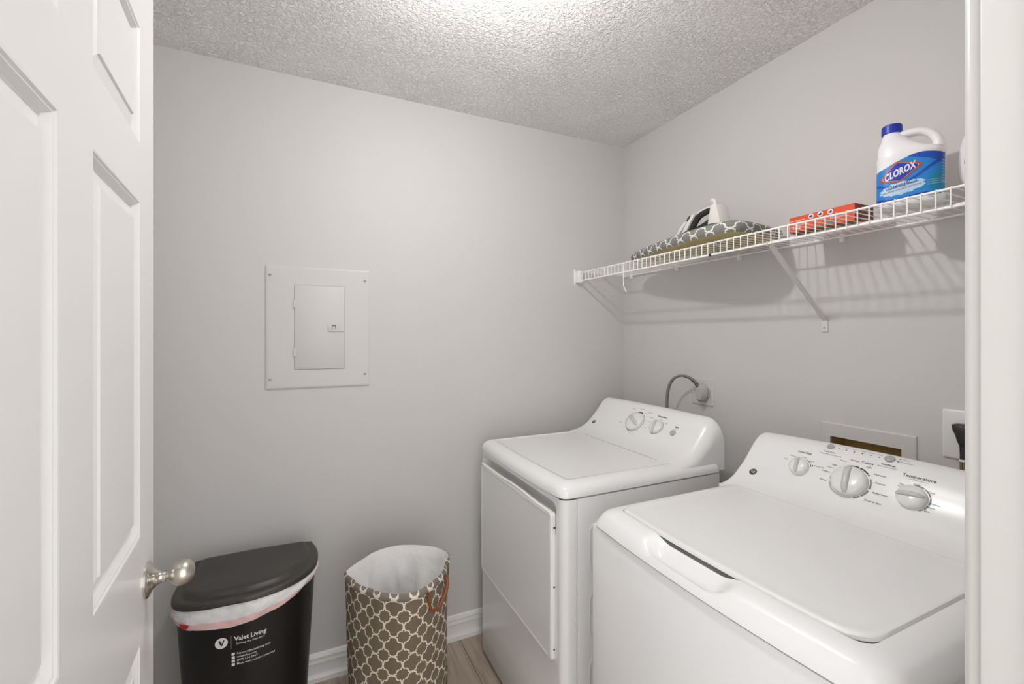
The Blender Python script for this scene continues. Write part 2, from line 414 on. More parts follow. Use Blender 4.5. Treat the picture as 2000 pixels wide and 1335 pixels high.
# knob set
kc = dfr(0.062, 0.982, 0)
g = G(); g.lathe([(0.0, 0), (0.0300, 0), (0.0300, 0.003), (0.027, 0.006), (0.023, 0.0075), (0.0175, 0.010), (0.0125, 0.015), (0.0095, 0.020), (0.0088, 0.0235), (0.0095, 0.025), (0.0095, 0.027)], kc, N0, 48)
g.build('rose', CHROME, door, label='round polished nickel rose behind the door knob')
g = G(); prof = [(0.0080, 0.027), (0.0088, 0.030), (0.0120, 0.0335)]
for i in range(1, 13):
    a = pi * (0.16 + 0.84 * i / 12); prof.append((0.0218 * sin(a) ** 0.85 if i < 12 else 0.0, 0.0505 - 0.0185 * cos(a)))
g.lathe(prof, kc, N0, 48); g.build('knob', NICKEL, door, label='egg-shaped satin nickel door knob')
g = G(); g.lathe([(0, 0), (0.0345, 0), (0.030, 0.008), (0.016, 0.020), (0.0115, 0.031), (0.0125, 0.04), (0.026, 0.06), (0.026, 0.075), (0, 0.09)], dfr(0.062, 0.982, -TH), -N0, 32); g.build('knob', NICKEL, door)
for z in (0.25, 1.02, 1.80):
    g = G(); g.tube([dfr(W_ - 0.004, z - 0.045, -TH - 0.006), dfr(W_ - 0.004, z + 0.045, -TH - 0.006)], 0.006, 10); g.build('hinge', NICKEL, door)

# ------------------------------------------------------------------ ceiling light (just above the frame)
cl = thing('ceiling_light', 'round bare bulb in a white holder on the ceiling', 'light', (BULB[0], BULB[1], H))
G().lathe([(0.0, 0.0), (0.058, 0.0), (0.060, 0.006), (0.056, 0.018), (0.030, 0.026), (0.024, 0.070), (0.0, 0.072)], (BULB[0], BULB[1], H), (0, 0, -1), 40).build('lamp_holder', PLASTIC, cl)
bulbm = mat('lit_bulb', (255, 253, 252), 0.5, emit=BULB_STRENGTH)
G().lathe([(0.0, -0.052), (0.014, -0.051), (0.017, -0.036), (0.0250, -0.018), (0.0290, -0.009), (0.0280, -0.0085), (0.0, -0.0085)], BULB, (0, 0, -1), 24).build('upward_shade_collar', PLASTIC, cl)  # unseen opaque collar, added to cut the bulb's light towards the ceiling
G().lathe([(0.0, -0.008), (0.0275, -0.008), (0.030, 0.0), (0.0295, 0.008), (0.0255, 0.018), (0.018, 0.026), (0.008, 0.031), (0.0, 0.0315)], BULB, (0, 0, -1), 24).build('bulb', bulbm, cl)

# ================================================================== BREAKER PANEL on the back wall
bp = thing('breaker_panel', 'greige painted electrical panel cover with small hinged door set in the back wall', 'electrical panel', (-1.55, 0, 1.19))
g = G(); g.loft([[(x, d, z) for x, z in rrect(-1.742 + i, -1.352 - i, 1.190 + i, 1.677 - i, 0.004, 3)] for i, d in ((0, 0), (0, -0.004), (0.004, -0.0062), (0.010, -0.0066))], True, False, True)
g.build('cover_plate', PANELP, bp, smooth=25)
g = G(); g.box(-1.6415, -1.4515, -0.0074, -0.006, 1.2635, 1.6045); g.build('door_recess', mat('panel_gap', (176, 174, 170), 0.6), bp)
g = G(); g.box(-1.639, -1.454, -0.0105, -0.006, 1.266, 1.602); pdoor = g.build('panel_door', PANELP, bp, bevel=(0.001, 2))
g = G(); g.box(-1.5175, -1.4555, -0.0145, -0.009, 1.4185, 1.4475); lt = g.build('latch', PANELP, pdoor, bevel=(0.0015, 2))
g = G(); g.box(-1.503, -1.487, -0.0152, -0.013, 1.430, 1.4455); g.build('latch_slot_shade', mat('painted_latch_shade', (120, 117, 112), 0.6), pdoor)  # raised grey block, slot shadow painted as its colour
g = G(); g.box(-1.500, -1.490, -0.0162, -0.014, 1.430, 1.439); g.build('latch_tab', PANELP, pdoor, bevel=(0.001, 1))
g = G()
for a, b in (((-1.498, 1.405), (-1.491, 1.410)), ((-1.491, 1.410), (-1.484, 1.405))): g.tube([(a[0], -0.0108, a[1]), (b[0], -0.0108, b[1])], 0.0006, 6)
g.build('latch_arrow', SCREW, pdoor)
for z in (1.527, 1.333):
    g = G(); g.box(-1.645, -1.635, -0.0135, -0.006, z - 0.016, z + 0.016); g.build('hinge', PANELP, bp, bevel=(0.002, 2))
for x, z in ((-1.726, 1.639), (-1.372, 1.632), (-1.726, 1.230), (-1.372, 1.240)):
    g = G(); g.lathe([(0.0, 0.006), (0.0062, 0.006), (0.0060, 0.008), (0.004, 0.0098), (0.0, 0.0102)], (x, 0, z), (0, -1, 0), 16); sc_ = g.build('screw', SCREW, bp)
    g = G(); g.box(x - 0.0045, x + 0.0045, -0.0106, -0.0095, z - 0.0007, z + 0.0007); g.build('screw_slot', DARK, sc_)

# ================================================================== LAUNDRY MACHINES
WP = [(-.432, .940), (-.398, .944), (-.363, .960), (-.339, .979), (-.315, 1.000), (-.291, 1.027), (-.267, 1.054), (-.243, 1.074), (-.216, 1.081), (-.195, 1.074), (-.185, 1.05), (-.18, .93)]
DP = [(-.443, .943), (-.405, .949), (-.369, .960), (-.339, .978), (-.309, 1.006), (-.278, 1.039), (-.253, 1.070), (-.231, 1.087), (-.207, 1.090), (-.195, 1.075), (-.19, 1.05), (-.19, .93)]
class Console:
    """profile P (x, z) swept along y from yl (left) down to yr, ends rounded with radius r"""
    def __init__(s, P, yl, yr, rl, rr, crown):
        s.P = catmull(P, 8); s.n = []; s.s = [0.0]
        for i, p in enumerate(s.P):
            a = s.P[max(i - 1, 0)]; b = s.P[min(i + 1, len(s.P) - 1)]; t = (b - a).normalized(); s.n.append(Vector((-t.y, t.x)))
            if i: s.s.append(s.s[-1] + (p - s.P[i - 1]).length)
        s.yl, s.yr, s.rl, s.rr, s.crown = yl, yr, rl, rr, crown
    def lift(s, y, z):
        u = (2 * y - s.yl - s.yr) / (s.yl - s.yr); return z + s.crown * (1 - u * u) * smooth01((z - 0.95) / 0.12)
    def at(s, q, d=0.0):
        """(x, z) at arc length q, lifted d along the normal, plus tangent and normal"""
        for i in range(len(s.P) - 1):
            if s.s[i + 1] >= q:
                u = (q - s.s[i]) / (s.s[i + 1] - s.s[i]); p = s.P[i].lerp(s.P[i + 1], u); n = s.n[i].lerp(s.n[i + 1], u).normalized()
                return p + n * d, n
        return s.P[-1], s.n[-1]
    def pos(s, y, q, d=0.0):
        p, n = s.at(q, d); dl = s.lift(y, p.y) - p.y; p, n = s.at(q - 0.8 * dl, d); return Vector((p.x, y, s.lift(y, p.y))), n
    def frame(s, y0, q0, d=0.0006):
        """local print frame: u to the right (towards -y), v up the slope"""
        def fr(u, v):
            return s.pos(y0 - u, q0 + v, d)[0]
        return fr
    def mesh(s, zb):
        rings = []; m = len(s.P)
        xb = s.P[-1].x
        def ring(y, off):
            kx, kz = 1 - off / 0.26, 1 - off / 0.165
            out = [(xb + (p.x - xb) * kx, y, zb + (s.lift(y, max(p.y, zb)) - zb) * kz) for p in s.P]
            out.append((s.P[-1].x, y, zb)); out.append((xb + (s.P[0].x - xb) * kx, y, zb))
            return out
        for k in range(7):
            a = (1 - k / 6) * pi / 2; rings.append(ring(s.yl - s.rl + s.rl * sin(a), s.rl * (1 - cos(a))))
        for k in range(1, 16): rings.append(ring(s.yl - s.rl + (s.yr + s.rr - s.yl + s.rl) * k / 16, 0))
        for k in range(7):
            a = k / 6 * pi / 2; rings.append(ring(s.yr + s.rr - s.rr * sin(a), s.rr * (1 - cos(a))))
        g = G(); g.loft(rings, True, True, True); return g
    def normal(s, q):
        n = s.at(q)[1]; return Vector((n.x, 0, n.y))

def control_knob(root, con, y, q, r, h, ang, name='control_knob'):
    o, n = con.pos(y, q); N = Vector((n.x, 0, n.y)); U = Vector((0, -1, 0)); V = N.cross(U)
    if V.z < 0: V = -V
    g = G(); g.lathe([(0, -0.004), (r, -0.004), (r, 0.003), (r * 0.985, h * 0.45), (r * 0.93, h * 0.62), (r * 0.80, h * 0.74), (r * 0.55, h * 0.82), (0.0, h * 0.86)], o, N, 40)
    k = g.build(name, KNOBP, root, smooth=50)
    A = U * cos(ang) + V * sin(ang); B = N.cross(A)
    hw = r * 0.17; rings = []
    for i in range(13):
        t = -0.95 + 1.9 * i / 12; e = sqrt(max(0, 1 - (abs(t)) ** 6)) * 0.9 + 0.1
        hh = h * (1.16 - 0.30 * abs(t) ** 2.0)
        c = o + A * r * t
        rings.append([c - B * hw * 1.35 * e + N * h * 0.40, c - B * hw * e + N * (h * 0.40 + (hh - h * 0.40) * 0.85 * e), c - B * hw * 0.5 * e + N * (h * 0.40 + (hh - h * 0.40) * e),
                      c + B * hw * 0.5 * e + N * (h * 0.40 + (hh - h * 0.40) * e), c + B * hw * e + N * (h * 0.40 + (hh - h * 0.40) * 0.85 * e), c + B * hw * 1.35 * e + N * h * 0.40])
    g = G(); g.loft(rings, True, True, True); g.build('grip', GRIP, k, smooth=50)
    return k, o, N, A, B

def ge_badge(root, con, y, q, r):
    p, n = con.pos(y, q); fr = con.frame(y, q, 0.0012); fr2 = con.frame(y, q, 0.0016)
    g = G(); N = Vector((n.x, 0, n.y)); g.lathe([(0, -0.001), (r, -0.001), (r, 0.0008), (r * 0.95, 0.0012), (0, 0.0012)], p, N, 32)
    b = g.build('badge', INKD, root, label='round black monogram badge')
    g = G(); ringband(g, r * 0.82, r * 0.86, 0, 2 * pi, fr2, n=32)
    put_text(g, 'G', r * 0.98, fr2, -r * 0.24, r * 0.06, shear=0.35); put_text(g, 'E', r * 0.98, fr2, r * 0.24, -r * 0.08, shear=0.35)
    g.build('monogram', WHITEP, b, smooth=None)

def deck_rings(x0, x1, y0, y1, prof, bow, scoop=None, rf=0.03, rb=0.01, side=40):
    """prof: (inset, z); front edge is x0; scoop: (yl, yr, depth, inset0, inset1)"""
    rings = []
    yc = (y0 + y1) / 2; hw = (y1 - y0) / 2
    for ins, z in prof:
        pts = rrect(x0 + ins, x1 - ins, y0 + ins, y1 - ins, (rb, rb, max(rf - ins * 0.35, 0.006), max(rf - ins * 0.35, 0.006)), 6, side)
        ring = []
        for x, y in pts:
            k = smooth01((x1 - x) / (x1 - x0)) ** 2
            xx = x - bow * (1 - ((y - yc) / hw) ** 2) * k; zz = z
            if scoop and x < x0 + 0.12:
                yl, yr, dep, i0, i1 = scoop
                wy = smooth01((yl - y) / 0.055) * smooth01((y - yr) / 0.055)
                wi = smooth01((ins - i0) / (i1 - i0)) * (1 - 0.62 * smooth01((ins - i1 - 0.004) / 0.030))
                zz -= dep * wy * wi
            ring.append((xx, y, zz))
        rings.append(ring)
    return rings

# ---------------------------------------------------------------- dryer
yL, yR = -0.125, -0.823
dryer = thing('dryer', 'white front-loading clothes dryer with sloped control console in the far corner beside the hamper', 'dryer', (-0.55, (yL + yR) / 2, 0))
XF = -0.893
g = G(); g.loft([[(x, y, z) for x, y in rrect(-0.8410, -0.225, yR + 0.0003, yL - 0.0003, 0.003, 2)] for z in (0.022, 0.898)], True, True, True); g.build('cabinet', ENAMEL, dryer)
for x, y in ((-0.80, yL - 0.06), (-0.80, yR + 0.06), (-0.28, yL - 0.06), (-0.28, yR + 0.06)):
    G().lathe([(0, 0), (0.022, 0), (0.022, 0.008), (0.010, 0.010), (0.010, 0.03), (0, 0.03)], (x, y, 0), (0, 0, 1), 16).build('foot', CORDB, dryer)
# wrapped front panel with the grip recess above the door
def fsect(inset=0.0):
    r = 0.026; pts = [(-0.8435, yR + 0.012), (-0.8435, yR)]
    pts += arc(XF + r, yR + r, r, -pi / 2, -pi, 8)
    m = 90
    a, b = yR + r, yL - r
    pts += [(XF, a + (b - a) * i / m) for i in range(1, m)]
    pts += arc(XF + r, yL - r, r, pi, pi / 2, 8); pts += [(-0.8435, yL), (-0.8435, yL - 0.012)]
    return pts
zrows = [0.020, 0.024, 0.2, 0.4, 0.6, 0.78, 0.83] + [0.836 + 0.004 * i for i in range(14)] + [0.892, 0.8985]
ys0, ys1, zs0, zs1, rs = -0.780, -0.155, 0.842, 0.880, 0.026
def recess(y, z):
    dx = max(ys0 + rs - y, y - (ys1 - rs), 0); dz = max(z - (zs1 - rs), 0)
    d = rs - hypot(dx, dz) if (dx > 0 or dz > 0) else min(rs, zs1 - z, 1)
    if z < zs0 - 0.03: return 0
    return smooth01((d) / 0.008) if z > zs0 - 0.02 else 0
rings = []
for z in zrows:
    rings.append([(x + (0.034 * recess(y, z) if x < XF + 0.004 else 0) + (0.003 if z < 0.022 else 0), y, z) for x, y in fsect()])
g = G(); g.loft(rings, False); g.build('front_panel', ENAMEL, dryer, smooth=45, fixn=True)
# door
dz0, dz1, dy0, dy1 = 0.383, 0.846, -0.772, -0.160
g = G(); g.loft([[(x, y, z) for y, z in rrect(dy0 + i, dy1 - i, dz0 + i, dz1 - i, (0.026 - i * 0.5, 0.026 - i * 0.5, 0.012, 0.012), 8)] for i, x in ((0, XF + 0.004), (0, XF - 0.009), (0.0025, XF - 0.0125), (0.010, XF - 0.0135), (0.013, XF - 0.0120), (0.016, XF - 0.0118))], True, True, True)
dd = g.build('dryer_door', ENAMEL, dryer, smooth=30)
g = G(); g.loft([[(XF - 0.008 + 0.0055 * cos(t * 2 * pi / 10), -0.168 - 0.594 * i / 24, 0.846 + 0.004 * sin(t * 2 * pi / 10) + 0.005 * smooth01((i - 8) / 4) * smooth01((20 - i) / 4)) for t in range(10)] for i in range(25)], True, True, True)
g.build('grip_lip', PLASTIC, dd)
for z in (0.42, 0.615, 0.80):
    g = G(); g.box(XF - 0.004, XF + 0.002, dy0 - 0.0025, dy0 + 0.001, z - 0.0022, z + 0.0022); g.build('door_bumper', DARK, dd)
# embossed ribs on the side panel, seen in the gap between the machines
for z0, z1 in ((0.66, 0.82), (0.45, 0.61), (0.24, 0.40)):
    g = G(); g.loft([[(x, yR + 0.001 - d, z) for x, z in rrect(-0.80 + i, -0.30 - i, z0 + i, z1 - i, 0.03, 6)] for i, d in ((0, 0), (0.003, 0.0025), (0.007, 0.0025), (0.010, 0.0))], True); g.build('embossed_rib', ENAMEL, dryer)
# top deck
prof = [(0.004, .9015), (0.0, .903), (0.0005, .915), (0.005, .926), (0.014, .935), (0.026, .941), (0.044, .9440), (0.052, .9445), (0.054, .9425), (0.062, .9420)]
rings = deck_rings(XF - 0.002, -0.222, yR, yL, prof, 0.012, None, rf=0.03)
g = G(); g.loft(rings, True, True, True); g.build('top_panel', ENAMELTOP, dryer, smooth=50)
dcon = Console(DP, yL - 0.008, yR + 0.010, 0.022, 0.058, 0.004)
dcon.mesh(0.905).build('console', ENAMELTOP, dryer, smooth=50)
g = G(); g.box(-0.4312, -0.4300, -0.72, -0.26, 0.9420, 0.9452); g.build('console_seam', INKG, dryer)
ge_badge(dryer, dcon, -0.19, 0.120, 0.0105)
k1 = control_knob(dryer, dcon, -0.443, 0.176, 0.045, 0.022, radians(151))
k2 = control_knob(dryer, dcon, -0.572, 0.176, 0.029, 0.020, radians(105))
p, n = dcon.pos(-0.666, 0.171); N = Vector((n.x, 0, n.y))
G().lathe([(0, -0.002), (0.0125, -0.002), (0.0125, 0.004), (0.010, 0.0055), (0, 0.005)], p, N, 24).build('push_button', BTN, dryer, label='round grey start button')
g = G(); fr = dcon.frame(-0.443, 0.176)
ringband(g, 0.0475, 0.0495, radians(-150), radians(60), fr); ringband(g, 0.0475, 0.052, radians(72), radians(112), fr, mi=1)
for a in range(-160, 200, 20):
    if not 60 < a % 360 < 118: flat(g, disc2d(0.0016, 8), fr, 0.060 * cos(radians(a)), 0.060 * sin(radians(a)))
for s_, x, y, z in (('Timed', 0.072, -0.012, .007), ('Cotton', -0.050, 0.060, .008), ('Auto Dry', 0.0, 0.068, .007), ('Easy Care', 0.054, 0.058, .007), ('Delicates', 0.074, 0.038, .007), ('Off', 0.075, 0.018, .007), ('Dryness', -0.078, -0.020, .007), ('Air Fluff', 0.030, -0.062, .006)):
    put_text(g, s_, z, fr, x, y)
fr = dcon.frame(-0.572, 0.176); put_text(g, 'Temperature', .0095, fr, 0, 0.052, bold=0.0002, mi=1)
for s_, x, y in (('Med', 0, 0.038), ('Low', -0.030, 0.030), ('High', 0.036, 0.028)): put_text(g, s_, .007, fr, x, y)
ringband(g, 0.0310, 0.0330, radians(-120), radians(70), fr)
fr = dcon.frame(-0.666, 0.171); put_text(g, 'Start', .010, fr, 0.002, 0.028, bold=0.0002, mi=1); put_text(g, 'Push', .006, fr, 0.002, 0.019)
g.build('lettering', [INKG, INKD], dryer, smooth=None, fixn=False, kind='stuff')

# ---------------------------------------------------------------- washer
yL, yR = -0.976, -1.664
washer = thing('washer', 'white top-loading washing machine with knobs on a sloped console, nearest the doorway', 'washing machine', (-0.55, (yL + yR) / 2, 0))
XW = -0.902
def wsect(z, ins):
    yc = (yL + yR) / 2; out = []
    for x, y in rrect(XW + ins, -0.20, yR + ins, yL - ins, (0.004, 0.004, 0.014, 0.014), 5, 24):
        k = 1.0 if x < XW + 0.05 else 0.0
        out.append((x - 0.016 * (1 - ((y - yc) / 0.345) ** 2) * k, y, z))
    return out
g = G(); g.loft([wsect(0.022, 0.004), wsect(0.026, 0.002), wsect(0.891, 0.002), wsect(0.895, 0.004)], True, True, True); g.build('cabinet', ENAMEL, washer, smooth=40)
for x, y in ((-0.84, yL - 0.06), (-0.84, yR + 0.06), (-0.26, yL - 0.06), (-0.26, yR + 0.06)):
    G().lathe([(0, 0), (0.022, 0), (0.022, 0.008), (0.010, 0.010), (0.010, 0.03), (0, 0.03)], (x, y, 0), (0, 0, 1), 16).build('foot', CORDB, washer)
prof = [(0.005, .8995), (0.0, .901), (0.002, .907), (0.008, .917), (0.0155, .9275), (0.019, .9315), (0.0235, .9345), (0.030, .9375), (0.038, .9405), (0.046, .9425), (0.053, .9438), (0.0575, .9440), (0.0595, .938), (0.068, .932), (0.08, .930)]
rings = deck_rings(XW, -0.19, yR, yL, prof, 0.018, (-1.172, -1.414, 0.030, 0.005, 0.028), rf=0.045, side=70)
g = G(); g.loft(rings, True, True, True); g.build('top_panel', ENAMELTOP, washer, smooth=50)
def lidring(i, z):
    yc = (yL + yR) / 2; out = []
    for x, y in rrect(XW + 0.061 + i, -0.408 - i, yR + 0.060 + i, yL - 0.058 - i, (0.012, 0.012, 0.028, 0.050), 8, 24):
        k = smooth01((-0.408 - x) / 0.43) ** 2
        out.append((x - 0.018 * (1 - ((y - yc) / 0.345) ** 2) * k, y, z + 0.0015 * (1 - ((y - yc) / 0.3) ** 2)))
    return out
g = G(); g.loft([lidring(0.004, 0.936), lidring(0.0, 0.938), lidring(0.0, 0.9445), lidring(0.0018, 0.9472), lidring(0.006, 0.9484), lidring(0.012, 0.9475), lidring(0.03, 0.9472), lidring(0.15, 0.9470)], True, True, True)
g.build('lid', ENAMELTOP, washer, smooth=40)
wcon = Console(WP, yL - 0.008, yR + 0.010, 0.016, 0.035, 0.009)
wcon.mesh(0.905).build('console', ENAMELTOP, washer, smooth=50)
ge_badge(washer, wcon, -1.041, 0.103, 0.0115)
control_knob(washer, wcon, -1.160, 0.160, 0.0255, 0.022, radians(100))
control_knob(washer, wcon, -1.292, 0.156, 0.0415, 0.026, radians(100))
control_knob(washer, wcon, -1.424, 0.158, 0.0290, 0.022, radians(6))
for y, q, rr in ((-1.211, 0.248, 0.0090), (-1.352, 0.248, 0.0110)):
    p, n = wcon.pos(y, q); N = Vector((n.x, 0, n.y))
    G().lathe([(0, -0.002), (rr, -0.002), (rr, 0.004), (rr * 0.8, 0.0058), (0, 0.0062)], p, N, 24).build('push_button', BTN, washer, label='round grey push button')
g = G(); F = lambda y, q: wcon.frame(y, q)
def T(s_, y, q, size, mi=0, bold=0.0, **k): put_text(g, s_, size, F(y, q), mi=mi, bold=bold, **k)
T('Load Size', -1.156, 0.209, .0100, 1, .0001)
for s_, y, q in (('Medium', -1.129, 0.190), ('Large', -1.161, 0.194), ('Super', -1.184, 0.187), ('Small', -1.113, 0.176), ('Precise Fill', -1.208, 0.176)): T(s_, y, q, .0058)
ringband(g, 0.0285, 0.0305, radians(18), radians(70), F(-1.160, 0.160)); flat(g, disc2d(0.0022, 12), F(-1.160, 0.160), 0.031, 0.014, 1)
T('Delay Rinse', -1.216, 0.229, .0066, 1); T('Press before starting wash', -1.222, 0.221, .0052)
for i, s_ in enumerate(('Fill', 'Soak', 'Wash', 'Rinse', 'Spin')):
    y = -1.251 - 0.0195 * i; T(s_, y + 0.003, 0.258, .0058); flat(g, disc2d(0.0019, 10), F(y, 0.2475), mi=1)
flat(g, disc2d(0.0019, 10), F(-1.233, 0.2475), mi=1)
T('Start/Pause', -1.356, 0.228, .0068, 1, .0001); T('Hold 3 Sec to Reset', -1.356, 0.221, .0052)
flat(g, disc2d(0.0019, 10), F(-1.370, 0.258), mi=1); T('Pause', -1.382, 0.258, .0062)
flat(g, disc2d(0.0019, 10), F(-1.370, 0.246), mi=1); T('Lid Locked', -1.386, 0.246, .0062)
T('Colors', -1.313, 0.220, .0095, 1, .0001); T('Medium', -1.284, 0.219, .0066, 1); T('Heavy', -1.259, 0.211, .0062)
T('Light', -1.320, 0.209, .0066, 1); T('Light', -1.243, 0.193, .0062, 1); T('Whites', -1.234, 0.183, .0060); T('Medium', -1.229, 0.169, .0066, 1); T('Heavy', -1.231, 0.143, .0066, 1)
T('Delicates', -1.349, 0.194, .0070, 1); T('Casuals', -1.356, 0.172, .0070, 1); T('Bulky Items', -1.364, 0.145, .0070, 1); T('Drain & Spin', -1.356, 0.119, .0070, 1)
fr = F(-1.292, 0.156)
for a0, a1, mi in ((80, 112, 1), (46, 77, 1), (39, 43.5, 1), (120, 150, 0), (153, 186, 0), (-6, 28, 0), (-40, -12, 0), (-62, -44, 0), (195, 292, 2)):
    ringband(g, 0.0445, 0.0482, radians(a0), radians(a1), fr, n=10, mi=mi)
T('Temperature', -1.423, 0.212, .0115, 1, .0001, space=1.05); T('and energy saving rinse', -1.423, 0.204, .0035)
for s_, y, q in (('Tap', -1.396, 0.186), ('Cold', -1.396, 0.180), ('Cold', -1.424, 0.194), ('Cool', -1.454, 0.182), ('Colors', -1.466, 0.156), ('Warm', -1.461, 0.146), ('Hot', -1.457, 0.135)): T(s_, y, q, .0062, 1)
fr = F(-1.424, 0.158)
for a0, a1 in ((62, 100), (22, 58), (-12, 18), (-36, -16), (-54, -40)): ringband(g, 0.0320, 0.0348, radians(a0), radians(a1), fr, n=8)
g.build('lettering', [INKG, INKD, INKM], washer, smooth=None, fixn=False, kind='stuff')

# ================================================================== WALL FITTINGS on the right wall
ob = thing('supply_box', 'greige recessed washer supply box with open brown cavity behind the washer console', 'supply box', (0, -1.176, 0.86))
def xr(i, d): return [(-d, y, z) for y, z in ((-1.307 + i, 0.825 + i), (-1.045 - i, 0.825 + i), (-1.045 - i, 1.110 - i), (-1.307 + i, 1.110 - i))]
def xi(d, o=0.0): return [(-d, y, z) for y, z in ((yA - o, zA - o), (yB + o, zA - o), (yB + o, zB + o), (yA - o, zB + o))]
g = G(); g.loft([xr(0, 0.0), xr(0, 0.005), xr(0.003, 0.007), xi(0.007)[:], xi(0.0)], True); g.build('frame', PANELP, ob, smooth=20)
g = G(); g.loft([xi(-0.0005, -0.001), xi(-0.075, -0.001)], True, False, True); g.build('cavity', BROWNIN, ob, smooth=20, fixn=False)
for y in (-1.13, -1.21):
    g = G(); g.lathe([(0, 0), (0.012, 0), (0.012, 0.03), (0.016, 0.032), (0.016, 0.05), (0, 0.05)], (0.055, y, 0.88), (0, 0, 1), 12); g.build('valve', BRASS, ob)

do = thing('dryer_outlet', 'greige square dryer outlet plate on the right wall above the dryer console', 'outlet', (0, -0.547, 1.152))
g = G(); g.loft([[(-d, y, z) for y, z in rrect(-0.605 + i, -0.489 - i, 1.094 + i, 1.212 - i, 0.004, 3)] for i, d in ((0, 0), (0, 0.004), (0.003, 0.006))], True, False, True); g.build('plate', PANELP, do, smooth=25)
g = G(); g.lathe([(0, 0.006), (0.030, 0.006), (0.029, 0.010), (0.0, 0.010)], (0, -0.562, 1.150), (-1, 0, 0), 28); g.build('receptacle', PLUGG, do)
path = [Vector(p) for p in ((-0.040, -0.553, 1.180), (-0.052, -0.543, 1.204), (-0.070, -0.520, 1.221), (-0.084, -0.494, 1.222), (-0.096, -0.466, 1.206), (-0.102, -0.446, 1.172), (-0.104, -0.436, 1.120), (-0.104, -0.434, 1.06), (-0.10, -0.434, 0.95), (-0.10, -0.434, 0.80), (-0.14, -0.434, 0.72), (-0.226, -0.434, 0.70))]
g = G(); g.tube(catmull(path, 6), 0.0056, 8, ry=0.0095); dc = g.build('power_cord', CORDG, dryer, label='thick grey power cord arching to the outlet above the dryer')
g = G()                                               # angled plug body
g.loft([[(-0.012 - 0.034 * t, -0.560 + a * s_ * (1 - 0.15 * t), 1.157 + b * s_ - 0.004 * t) for a, b in [(0.026 * cos(2 * pi * k / 16), 0.033 * sin(2 * pi * k / 16) - (0.012 if sin(2 * pi * k / 16) < -0.5 else 0)) for k in range(16)]] for t, s_ in ((0, 0.9), (0.1, 1.0), (0.8, 0.92), (1.0, 0.72))], True, True, True)
g.build('plug', PLUGG, dc, label='grey angled plug')
g = G()
for off in (-0.007, 0.0, 0.007): g.tube([(-0.040 , -0.553 + off * 0.3, 1.172), (-0.046 - abs(off) * 0.1, -0.549 + off * 0.9, 1.192), (-0.060, -0.532 + off * 0.7, 1.212), (-0.078, -0.504, 1.2225)], 0.0042, 8)
g.build('conductor', CORDB, dc)

wo = thing('washer_outlet', 'white oversized wall outlet plate beside the washer supply box', 'outlet', (0, -1.412, 1.134))
g = G(); g.loft([[(-d, y, z) for y, z in rrect(-1.460 + i, -1.364 - i, 1.068 + i, 1.200 - i, 0.004, 3)] for i, d in ((0, 0), (0, 0.004), (0.003, 0.0062), (0.005, 0.0066))], True, False, True); g.build('plate', OUTLETW, wo, smooth=25)
for z in (1.160, 1.108):
    g = G(); g.loft([[(-d, y, zz) for y, zz in rrect(-1.428 + i, -1.396 - i, z - 0.017 + i, z + 0.017 - i, 0.008, 4)] for i, d in ((0, 0.006), (0.001, 0.008))], True, False, True); g.build('receptacle', OUTLETW, wo)
g = G()
for off in (-0.004, 0.004): g.tube([(-0.022, -1.413 + off, 1.070), (-0.021, -1.414 + off, 1.03), (-0.021, -1.414 + off, 0.98), (-0.022, -1.414 + off, 0.80), (-0.08, -1.414 + off, 0.72), (-0.201, -1.414 + off, 0.70)], 0.0036, 8)
wc = g.build('power_cord', BRASS, washer, label='brass coloured cord hanging from a black plug')
g = G()
g.loft([[(-0.022 + 0.013 * cos(2 * pi * k / 14) * s_, -1.412 + 0.020 * sin(2 * pi * k / 14) * s_ * wd, z) for k in range(14)] for z, s_, wd in ((1.1665, 0.55, 1.0), (1.163, 1.0, 1.1), (1.150, 1.0, 1.05), (1.135, 0.9, 0.80), (1.122, 0.8, 0.72), (1.112, 0.7, 0.55), (1.108, 0.55, 0.5))], True, True, True)
g.build('plug', CORDB, wc, smooth=60)
G().tube([(-0.022, -1.412, 1.110), (-0.022, -1.413, 1.09), (-0.022, -1.413, 1.072)], 0.0065, 10).build('cable', CORDB, wc)
G().tube([(-0.022, -1.413, 1.0735), (-0.022, -1.413, 1.068)], 0.0078, 10).build('tie', PLASTIC, wc)

# ================================================================== WIRE SHELF
ZS, ZLIP, XS, YE = 1.7275, 1.686, -0.300, -1.770
sh = thing('wire_shelf', 'long white ventilated wire shelf fixed along the right wall above the machines', 'shelf', (-0.15, -0.9, 1.70))
def rail(name, x, z, r, y0=-0.012, y1=YE): return G().tube([(x, y0, z), (x, y1, z)], r, 10).build(name, WIRE, sh)
rail('front_rail', XS, ZLIP, 0.0034); rail('front_rail', XS, ZS, 0.0030); rail('back_rail', -0.012, ZS - 0.0035, 0.0030); rail('middle_rail', -0.150, ZS - 0.0045, 0.0030)
path = [(-0.006, 0, ZS + 0.002), (XS - 0.001, 0, ZS + 0.003), (XS - 0.0042, 0, ZS - 0.001), (XS - 0.0042, 0, ZLIP - 0.003)]
dw = None; i = 0; y = -0.0265
while y > YE:
    if dw is None:
        dw = G().tube([(p[0], y, p[2]) for p in path], 0.0016, 6).build('deck_wire', WIRE, sh); y00 = y
    else: clone(dw, sh, (0, y - y00, 0))
    y -= 0.0262
# left end bracket
g = G(); g.box(-0.318, -0.286, -0.030, 0.0, 1.676, 1.738); g.build('end_bracket', PLASTIC, sh, bevel=(0.004, 2))
g = G(); g.box(-0.325, -0.315, -0.003, 0.0, 1.664, 1.748); g.build('bracket_flange', PLASTIC, sh, bevel=(0.001, 1))
